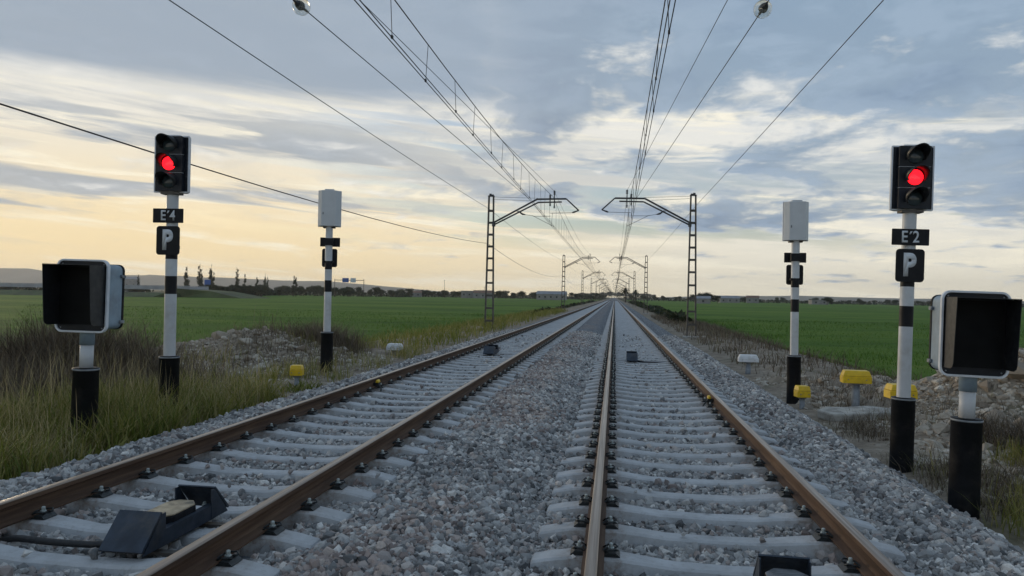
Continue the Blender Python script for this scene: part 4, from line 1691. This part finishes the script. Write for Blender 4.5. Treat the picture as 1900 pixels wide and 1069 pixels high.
# ------------------------------------------------------------------ rubble
def rubble_material(name, kind):
    m, g, b = material(name)
    geo = g.new('ShaderNodeNewGeometry')
    t = g.new('ShaderNodeObjectInfo').outputs['Random'] if kind == 'OBJECT' else attr(g, 'tint', kind)
    c = ramp(g, t, [(0, (.21, .165, .12)), (.4, (.35, .295, .23)), (.75, (.48, .425, .35)), (1, (.62, .57, .49))])
    n = g.noise(geo.outputs['Position'], 14.0, 6, .65)
    c = g.mix(g.ss(n, .4, .7, 0, .5), c, (.20, .165, .125))
    g.put(b.inputs['Base Color'], c)
    b.inputs['Roughness'].default_value = .95
    bn = g.new('ShaderNodeBump')
    bn.inputs['Strength'].default_value = .6
    bn.inputs['Distance'].default_value = .01
    g.put(bn.inputs['Height'], g.noise(geo.outputs['Position'], 50.0, 5, .7))
    g.l.new(bn.outputs[0], b.inputs['Normal'])
    return m


M_RUB = rubble_material('pale_rubble', 'INSTANCER')
M_RUB1 = rubble_material('pale_rock', 'OBJECT')
rub_nodes = stone_nodes('rubble_stones', M_RUB, 7, 301, .30)


def rubble(name, label, x, y, mean):
    n = len(x)
    size = np.clip(mean * RNG.lognormal(0, .55, n), .02, .30)
    scl = np.stack([size * RNG.uniform(.8, 1.5, n), size * RNG.uniform(.7, 1.2, n), size * RNG.uniform(.45, .85, n)], 1)
    rot = np.stack([RNG.normal(0, .35, n), RNG.normal(0, .35, n), RNG.uniform(0, 6.283, n)], 1)
    z = surf(x, y) + size * RNG.uniform(-.22, .10, n)
    o = scatter(name, np.stack([x, y, z], 1), scl, rot, np.clip(RNG.normal(.5, .24, n), 0, 1), np.zeros(n), rub_nodes, M_RUB)
    return tag(o, label, 'rubble', kind='stuff')


def dl(x, y):
    return np.clip(np.exp(-((y - 17.8) / 2.2) ** 2) * (.35 + .9 * vnoise(x, y, 1.4, 51)), 0, 1) * np.clip((-5.7 - x) * 1.5, 0, 1)


x, y = patch(9000, -14.0, -5.8, 13.0, 22.5, dl)
rubble('rubble', 'pale rubble strewn over the bank left of the tracks', x, y, .048)
x, y = patch(20000, 3.6, 12.0, 7.0, 21.0, lambda x, y: np.clip(.10 + (vnoise(x, y, 1.2, 53) - .35) * 1.6, .03, 1) * np.clip((x - 3.5) * 1.6, 0, 1))
x2, y2 = patch(6000, 4.0, 9.5, 10.5, 20.0, lambda x, y: np.clip((vnoise(x, y, 1.5, 57) - .35) * 2, 0, 1))
x3, y3 = patch(5000, 5.6, 11.0, 12.0, 17.5, lambda x, y: .25 + .75 * vnoise(x, y, .7, 58))
x, y = np.concatenate([x, x2, x3]), np.concatenate([y, y2, y3])
rubble('rubble', 'pale rubble strewn over the bank right of the tracks', x, y, .052)
rock_variants = [stone_mesh(500 + k, M_RUB1, 'rock', .26, 2) for k in range(6)]
ROCKS_L = [(-10.1, 18.2, .55), (-9.2, 17.8, .42), (-8.4, 18.0, .36), (-7.7, 17.9, .5), (-7.1, 17.4, .33), (-9.9, 17.0, .36), (-11.0, 17.7, .4), (-8.9, 16.9, .3), (-7.3, 19.5, .4), (-6.6, 18.4, .3), (-6.9, 15.6, .34), (-7.4, 14.6, .30), (-11.8, 18.4, .4),
           (-7.0, 39.0, .7), (-7.6, 40.0, .6)]
ROCKS_R = [(7.0, 14.2, .6), (7.7, 14.6, .5), (6.5, 15.4, .45), (6.2, 13.6, .4), (7.3, 13.3, .42), (8.2, 13.8, .5), (4.75, 15.5, .48), (5.6, 16.4, .42), (6.4, 17.3, .38), (4.7, 17.8, .36), (4.35, 16.6, .34), (5.2, 13.2, .36), (4.95, 12.2, .42), (5.7, 11.0, .32), (4.3, 8.8, .24), (4.8, 9.6, .26), (4.1, 10.8, .25), (5.5, 8.6, .3), (4.6, 40.2, .5), (5.0, 38.8, .4)]
for lst, side in ((ROCKS_L, 'left'), (ROCKS_R, 'right')):
    for i, (x, y, s) in enumerate(lst):
        o = obj('rock', rock_variants[i % 6])
        o.location = (x, y, float(surf(np.array([x]), np.array([y]))[0]) + s * .03)
        o.rotation_euler = (random.uniform(-.3, .3), random.uniform(-.3, .3), random.uniform(0, 6.28))
        s *= .72
        o.scale = (s * random.uniform(.9, 1.3), s * random.uniform(.7, 1.0), s * random.uniform(.4, .65))
        tag(o, 'pale rough rock lying on the rubble bank %s of the tracks' % side, 'rock', 'rocks on the %s rubble bank' % side)
mb = MB()
mb.prism([(-.62, -.26), (-.30, -.34), (.02, -.30), (.50, -.33), (.70, .02), (.52, .18), (.40, .34), (-.10, .28), (-.40, .36), (-.70, .10)], -.09, .07, 'Z')
sl = mb.build('concrete_slab', M_SLAB, None, bevel=.03)
sl.location = (4.35, 14.2, float(ground_z(4.35, 14.2)) + .05)
sl.rotation_euler = (R(3), R(-2), R(12))
tag(sl, 'flat broken concrete slab in front of the wide yellow box', 'slab')

# ------------------------------------------------------------------ far trees
def leaf_cloud(centers, radii, n, size, seed):
    r = np.random.default_rng(seed)
    w = np.array([a[0] * a[1] * a[2] for a in radii]) ** .67
    idx = r.choice(len(centers), n, p=w / w.sum())
    c = np.array(centers)[idx]
    rad = np.array(radii)[idx]
    d = r.normal(size=(n, 3))
    d /= np.linalg.norm(d, axis=1)[:, None]
    p = c + d * rad * (r.random((n, 1)) ** .45)
    u = r.normal(size=(n, 3))
    u /= np.linalg.norm(u, axis=1)[:, None]
    v = np.cross(u, d)
    v /= np.linalg.norm(v, axis=1)[:, None] + 1e-6
    s = size * r.uniform(.6, 1.4, (n, 1))
    V = np.stack([p - u * s, p + v * s * .6, p + u * s, p - v * s * .6], 1).reshape(-1, 3)
    tint = np.repeat(np.clip(r.normal(.5, .25, n), 0, 1), 4)
    return V, tint


def tree_meshes(kind, seed):
    r = random.Random(seed)
    if kind == 'broad':
        cs, rs = [], []
        for k in range(13):
            a, q = r.uniform(0, 6.28), r.uniform(0, .30)
            cs.append((q * math.cos(a), q * math.sin(a), r.uniform(.34, .82)))
            s = r.uniform(.11, .22)
            rs.append((s * 1.2, s * 1.2, s * .9))
        V, T = leaf_cloud(cs, rs, 1300, .035, seed)
        trunk = ([(0, 0, -.03), (.01, .01, .2), (0, .02, .45), (.03, .0, .62)], [.035, .028, .02, .01])
    elif kind == 'poplar':
        cs, rs = [], []
        for k in range(11):
            z = .16 + .8 * k / 10
            w = .058 * math.sin(math.pi * min(1, .18 + z * .86)) + .012
            if r.random() < .25:
                continue
            cs.append((r.uniform(-.03, .03), r.uniform(-.03, .03), z))
            rs.append((w, w, .07))
        V, T = leaf_cloud(cs, rs, 800, .018, seed)
        trunk = ([(0, 0, -.03), (.004, 0, .4), (0, .004, .97)], [.014, .010, .003])
    else:                                                     # palm
        V, T = [], []
        for k in range(46):
            a = r.uniform(0, 6.28)
            el = r.uniform(-.5, 1.2)
            L = r.uniform(.26, .34)
            p0 = Vector((0, 0, .76))
            prev = p0
            for j in range(1, 6):
                t = j / 5
                p = p0 + Vector((math.cos(a) * math.cos(el) * L * t, math.sin(a) * math.cos(el) * L * t, L * (math.sin(el) * t - .55 * t * t)))
                sd = Vector((-math.sin(a), math.cos(a), 0)) * (.045 * (1 - .5 * t))
                V += [prev - sd, prev + sd, p + sd * .8, p - sd * .8]
                T += [r.uniform(.2, .8)] * 4
                prev = p
        V, T = np.array([tuple(v) for v in V]), np.array(T)
        trunk = ([(0, 0, -.03), (.012, 0, .3), (.0, .0, .78)], [.04, .032, .034])
    n = len(V) // 4
    crown = np_mesh('crown', V, np.arange(n * 4), np.full(n, 4), M_LEAF, {'tint': T})
    mb = MB()
    mb.tube(trunk[0], trunk[1], 7)
    if kind == 'broad':
        for k in range(5):
            a = k * 1.3
            mb.tube([(0, .01, .3 + .05 * k), (.16 * math.cos(a), .16 * math.sin(a), .5 + .05 * k)], [.014, .005], 5)
    return crown, mb.mesh('trunk', M_BARK)


TREE = {k: [tree_meshes(k, s) for s in range(n)] for k, n in (('broad', 5), ('poplar', 4), ('palm', 2))}


def tree(kind, x, y, h, label, group, w=1.0, i=0, name='tree', z=-1.1):
    cm, tm = TREE[kind][i % len(TREE[kind])]
    t = empty(name, (x, y, z), (0, 0, random.uniform(0, 6.28)))
    t.scale = (h * w, h * w, h)
    obj('crown', cm, t)
    obj('trunk', tm, t)
    return tag(t, label, 'tree', group)


POP = [(-225.6, 8.6), (-204.7, 12.4), (-202.6, 10.6), (-198.4, 10.9), (-196.3, 13.0), (-193.5, 10.6), (-191.5, 11.4), (-189.0, 13.1), (-179.7, 12.0), (-173.2, 9.6), (-170.5, 8.8), (-163.8, 9.6), (-160.1, 8.2), (-150.6, 9.2), (-147.2, 8.8)]
ORD = 'first second third fourth fifth sixth seventh eighth ninth tenth eleventh twelfth thirteenth fourteenth fifteenth'.split()
for i, (x, h) in enumerate(POP):
    tree('poplar', x, 330 + (i * 7) % 12, h * 1.15, '%s slender poplar from the left in the row behind the road' % ORD[i], 'poplars behind the road', random.uniform(.85, 1.25), i, 'poplar_tree')
TL = [(-226, 318, 3.4), (-231, 322, 3.0), (-214, 320, 3.6)]
for k in range(30):
    u = k / 29
    TL.append((-166 + u * 18 + random.uniform(-4, 4), 285 + 25 * random.random(), random.uniform(4.8, 6.4)))
for k in range(34):
    u = k / 33
    TL.append((-205 + u * 70 + random.uniform(-4, 4), 430 + 40 * math.sin(k), random.uniform(5.2, 8.2)))
for k in range(56):
    u = k / 55
    TL.append((-170 + u * 120 + random.uniform(-3, 3), 590 + 30 * math.sin(k * 2.1), random.uniform(4.6, 8.0)))
for k in range(14):
    TL.append((-50 + k * 3.1, 640 + 40 * math.sin(k * 1.7), random.uniform(5, 8.5)))
for i, (x, y, h) in enumerate(TL):
    tree('broad', x, y, h * .92, 'dark tree in the distant tree line left of the tracks', 'trees of the left tree line', random.uniform(.9, 1.35), i)
TRR = [(43.6, 420, 6.0), (46.5, 424, 6.6), (49.4, 420, 6.8), (52.2, 425, 5.8), (55.1, 418, 5.2), (134.1, 500, 6.2), (137.5, 503, 5.0), (271, 560, 5.2)]
for k in range(46):
    TRR.append((14 + k * 6.2 + random.uniform(-3, 3), 640 + 40 * math.sin(k * 1.3), random.uniform(3.8, 6.6) * (1 - .004 * k)))
for k in range(30):
    TRR.append((230 + k * 12 + random.uniform(-4, 4), 740 - k * 3, random.uniform(3.2, 5.2)))
for i, (x, y, h) in enumerate(TRR):
    lab = 'dark tree in the clump behind the low pale shed' if i < 5 else ('lone round dark tree on the low skyline right of the white-backed signal' if i in (5, 6) else ('lone dark bushy tree at the far right of the skyline' if i == 7 else 'dark tree in the distant tree line right of the tracks'))
    tree('broad', x, y, h, lab, 'clump by the pale shed' if i < 5 else 'trees of the right tree line', random.uniform(.9, 1.4), i + 2)
for i in range(26):
    tree('broad', -78 + i * 6.4 + random.uniform(-2, 2), 1660 + random.uniform(-20, 20), random.uniform(11, 17), 'dark tree where the tracks vanish at the horizon', 'trees at the vanishing point', random.uniform(.9, 1.3), i)
tree('palm', 4.6, 330, 8.0, 'taller of two palm-like trees beside the far end of the track', None, 1.0, 0, 'palm_tree')
tree('palm', 8.9, 330, 7.0, 'shorter of two palm-like trees beside the far end of the track', None, .9, 1, 'palm_tree')


def hedge(name, label, line, n, h, depth, seed):
    r = np.random.default_rng(seed)
    line = np.array(line, float)
    seg = np.linalg.norm(np.diff(line, axis=0), axis=1)
    cum = np.concatenate([[0], np.cumsum(seg)])
    s = r.uniform(0, cum[-1], n)
    x = np.interp(s, cum, line[:, 0]) + r.normal(0, depth * .4, n)
    y = np.interp(s, cum, line[:, 1]) + r.normal(0, depth, n)
    top = h * (.45 + .9 * vnoise(s, s * 0, 14, seed))
    p = np.stack([x, y, -1.05 + top * r.random(n) ** .7], 1)
    u = r.normal(size=(n, 3))
    u /= np.linalg.norm(u, axis=1)[:, None]
    v = np.cross(u, r.normal(size=(n, 3)))
    v /= np.linalg.norm(v, axis=1)[:, None]
    sz = .55 * r.uniform(.5, 1.4, (n, 1))
    V = np.stack([p - u * sz, p + v * sz * .7, p + u * sz, p - v * sz * .7], 1).reshape(-1, 3)
    me = np_mesh(name, V, np.arange(n * 4), np.full(n, 4), M_LEAF, {'tint': np.repeat(np.clip(r.normal(.5, .25, n), 0, 1), 4)})
    return tag(obj(name, me), label, 'hedge', kind='stuff')


hedge('hedge_mass', 'low dark bushes filling the distant tree line left of the tracks', [(-168, 292), (-200, 430), (-140, 470), (-165, 590), (-60, 640), (-9, 700)], 15000, 3.6, 5, 61)
hedge('hedge_mass', 'low dark bushes filling the distant tree line right of the tracks', [(9, 660), (60, 640), (180, 660), (320, 720), (620, 650)], 12000, 3.2, 5, 62)
hedge('hedge_mass', 'bushes along the foot of the road embankment', [(-420, 240), (-240, 240), (-170, 250)], 6000, 3.0, 4, 63)
hedge('bush_row', 'dark bushes beside the right-hand track towards the horizon', [(5.6, 62), (6.2, 110), (6.5, 180), (6.8, 330)], 4000, .95, .6, 64)
hedge('bush_row', 'dark bushes beside the left-hand track towards the horizon', [(-8.4, 75), (-8.8, 150), (-9.2, 330)], 2500, .85, .6, 65)

# ------------------------------------------------------------------ road, signs, houses, hills
M_ROADC = simple('road_concrete', (.36, .37, .38), .9, var=.1, scale=.2)
M_ASPH = simple('asphalt', (.05, .05, .052), .9, var=.1, scale=.5)
M_SLOPE = simple('grass_slope', (.065, .085, .030), .95, var=.2, scale=.15, dirt=((.09, .085, .045), .6))
t = empty('road_bridge', (0, 0, 0))
tag(t, 'long grey road bridge with barriers beyond the left field', 'bridge')
mb = MB()
mb.box((-290, 221, 1.66), (320, 11, .42))
d = mb.build('deck', M_ROADC, t)
mb = MB()
mb.box((-290, 221, 1.875), (320, 9.6, .004))
mb.build('carriageway', M_ASPH, d)
for yb in (215.7, 226.3):
    mb = MB()
    mb.box((-290, yb, 2.22), (320, .25, .68))
    for k in range(80):
        mb.box((-449 + k * 4, yb, 2.66), (.12, .12, .2))
    mb.box((-290, yb, 2.72), (320, .10, .10))
    mb.build('barrier', M_ROADC, t)
for k in range(13):
    mb = MB()
    mb.box((-440 + k * 24, 221, .2), (1.2, 8.5, 2.48))
    mb.build('pier', M_ROADC, t)
mb = MB()
mb.prism([(198, -1.2), (206, .55), (213, .55), (216, -1.2)], -460, -132, 'X')
tag(mb.build('embankment', M_SLOPE), 'grassy bank in front of the road bridge', kind='structure')
mb = MB()
mb.add([(-134, 214, -1.2), (-134, 228, -1.2), (-134, 228, 1.9), (-134, 214, 1.9), (-108, 210, -1.2), (-108, 232, -1.2), (-122, 214, 1.2), (-122, 228, 1.2)],
       [(0, 3, 2, 1), (3, 6, 7, 2), (0, 4, 6, 3), (1, 2, 7, 5), (4, 5, 7, 6), (0, 1, 5, 4)])
tag(mb.build('embankment', M_SLOPE), 'grassy ramp at the end of the road bridge', kind='structure')

M_SIGNBLUE = simple('sign_blue', (.03, .11, .38), .5, var=.08, scale=.5)
M_SIGNPALE = simple('sign_pale', (.55, .60, .68), .5, var=.08, scale=.5)
t = empty('road_sign', (-172.8, 300, -1.1))
tag(t, 'square blue road sign among the poplars', 'road sign')
MB().box((0, 0, 5.8), (2.8, .1, 2.6)).build('panel', M_SIGNBLUE, t)
for s in (-1, 1):
    MB().tube([(s * .9, .12, 0), (s * .9, .12, 6.6)], .08, 8).build('post', M_GALV, t)
t = empty('gantry_sign', (-139, 380, -1.1))
tag(t, 'road gantry carrying a blue and a pale panel above the tree line', 'road sign')
MB().box((-2.0, 0, 9.2), (3.5, .12, 2.3)).build('panel', M_SIGNBLUE, t)
MB().box((2.2, 0, 9.2), (2.9, .12, 2.3)).build('panel', M_SIGNPALE, t)
MB().bar((-8, .2, 9.2), (8, .2, 9.2), .3, .3).build('beam', M_GALV, t)
for s in (-8, 8):
    MB().tube([(s, .2, 0), (s, .2, 9.9)], .16, 8).build('post', M_GALV, t)

M_WALL = simple('white_render', (.24, .235, .23), .85, var=.08, scale=.4, dirt=((.40, .37, .33), .5))
M_ROOF = simple('clay_tiles', (.20, .12, .085), .9, var=.2, scale=.6)
M_METALROOF = simple('pale_metal_roof', (.24, .25, .27), .7, var=.1, scale=.4)
M_PANE = simple('dark_pane', (.03, .035, .04), .2, var=.1)


def house(x, y, w, d, h, roof, label, flat=False, rot=0.0, nwin=3):
    t = empty('farm_building', (x, y, -1.1), (0, 0, rot))
    tag(t, label, 'building', 'farm buildings on the horizon')
    MB().box((0, 0, h / 2), (w, d, h)).build('wall', M_WALL, t)
    mb = MB()
    if flat:
        mb.box((0, 0, h + .12), (w + .5, d + .5, .24))
    else:
        mb.prism([(-d / 2 - .3, h), (0, h + d * .22), (d / 2 + .3, h), (d / 2 + .3, h - .12), (-d / 2 - .3, h - .12)], -w / 2 - .3, w / 2 + .3, 'X')
    mb.build('roof', roof, t)
    for k in range(nwin):
        xx = (k - (nwin - 1) / 2) * w / nwin
        wd = MB().box((xx, -d / 2 - .02, h * .55), (1.3, .1, 1.3)).build('window', M_WALL, t)
        MB().box((xx, -d / 2 - .075, h * .55), (1.05, .03, 1.05)).build('pane', M_PANE, wd)
    return t


house(-40, 480, 18.5, 9, 4.0, M_METALROOF, 'long low white farm building left of the far track', False, R(-3), 5)
house(-91, 515, 13, 8, 4.2, M_ROOF, 'white house with tiled roof in the left tree line', False, R(8), 3)
house(-103, 520, 8, 6, 5.2, M_METALROOF, 'small flat-roofed white building in the left tree line', True, R(0), 2)
house(-152, 560, 10, 7, 3.6, M_ROOF, 'low tiled cottage far back in the left tree line', False, R(12), 2)
house(45.6, 400, 7.2, 6, 2.9, M_METALROOF, 'low pale shed in front of trees right of the far track', False, R(-6), 1)
house(82, 560, 14, 8, 3.6, M_METALROOF, 'white farm building with pale roof in the right tree line', False, R(4), 3)
house(104, 590, 9, 7, 4.4, M_ROOF, 'white house with tiled roof in the right tree line', False, R(-8), 2)
house(139, 540, 11, 8, 3.2, M_METALROOF, 'low pale building behind the right-hand field', True, R(2), 2)
house(-610, 880, 16, 14, 15, M_METALROOF, 'tall white industrial building far beyond the road bridge', False, R(20), 2)
for (x, y, h, lab) in ((-115.2, 500, 12.6, 'thin lone pole above the left tree line'), (-112, 640, 10, 'short thin pole in the left tree line')):
    t = empty('utility_pole', (x, y, -1.1))
    tag(t, lab, 'pole')
    MB().tube([(0, 0, -.2), (0, 0, h)], [.18, .10], 8).build('shaft', M_GALV, t)
    MB().box((0, 0, h - .5), (1.6, .12, .12)).build('crossarm', M_GALV, t)

M_HILL = simple('hill_scrub', (.085, .085, .060), 1.0, var=.2, scale=.0006, col2=(.13, .115, .085))


def hills(name, label, ridge, depth, seed, wob, lift=1.0):
    depth *= .57
    """a range of hills: crest line with slopes falling to both sides"""
    r = np.array(ridge, float) * (4000 / 7000)
    s = np.linspace(0, 1, 90)
    t0 = np.linspace(0, 1, len(r))
    X, Y, H = (np.interp(s, t0, r[:, k]) for k in range(3))
    H = H * lift * (1 + (vnoise(s * 60, s * 0, 3.0, seed) - .5) * wob + (vnoise(s * 60, s * 0, 1.0, seed + 1) - .5) * wob * .4)
    V, F = [], []
    prof = [(-1.0, -.02), (-.7, .25), (-.4, .58), (-.15, .9), (0, 1.0), (.5, .6), (1.0, -.02)]
    for i in range(len(s)):
        for j, (u, k) in enumerate(prof):
            q = 1 + (vnoise(i * .5, j * 3.1, 1.0, seed + 3) - .5) * (.35 if 0 < j < 4 else 0)
            V.append((X[i] + u * depth * .25, Y[i] + u * depth, H[i] * k * q - 3))
    m = len(prof)
    for i in range(len(s) - 1):
        for j in range(m - 1):
            F.append((i * m + j, i * m + j + 1, (i + 1) * m + j + 1, (i + 1) * m + j))
    o = MB().add(V, F, 0, None, True).build(name, M_HILL)
    return tag(o, label, kind='structure')


hills('hills', 'hazy hills on the horizon left of the tracks',
      [(-8200, 6300, 150), (-7200, 6700, 180), (-6345, 7000, 205), (-6035, 7000, 245), (-5849, 7000, 205), (-5421, 7000, 172), (-5001, 7000, 168), (-4528, 7000, 174), (-4063, 7000, 158), (-3662, 7000, 148), (-3267, 7000, 136), (-2823, 7000, 134), (-2385, 7000, 108), (-1955, 7000, 70), (-1500, 7000, 25)], 1300, 71, .12, .85)
hills('hills', 'faint hills on the horizon right of the tracks',
      [(311, 7000, 15), (534, 7000, 40), (918, 7000, 67), (1483, 7000, 85), (2173, 7000, 82), (2843, 7000, 76), (3495, 7000, 70), (4350, 6850, 62), (5450, 6700, 45)], 1300, 77, .15, .6)

# ------------------------------------------------------------------ evening haze
mb = MB()
mb.box((0, 2350, 66), (12000, 5300, 136.4))
hz = bpy.data.materials.new('evening_haze')
hz.use_nodes = True
hz.node_tree.nodes.clear()
g = NG(hz.node_tree)
ho = g.new('ShaderNodeOutputMaterial')
pv = g.new('ShaderNodeVolumePrincipled')
pv.inputs['Color'].default_value = (.97, .975, .98, 1)
pv.inputs['Density'].default_value = 0.00011
pv.inputs['Anisotropy'].default_value = 0.45
g.l.new(pv.outputs[0], ho.inputs['Volume'])
haze = tag(mb.build('haze', hz), 'thin evening haze over the plain', kind='stuff')
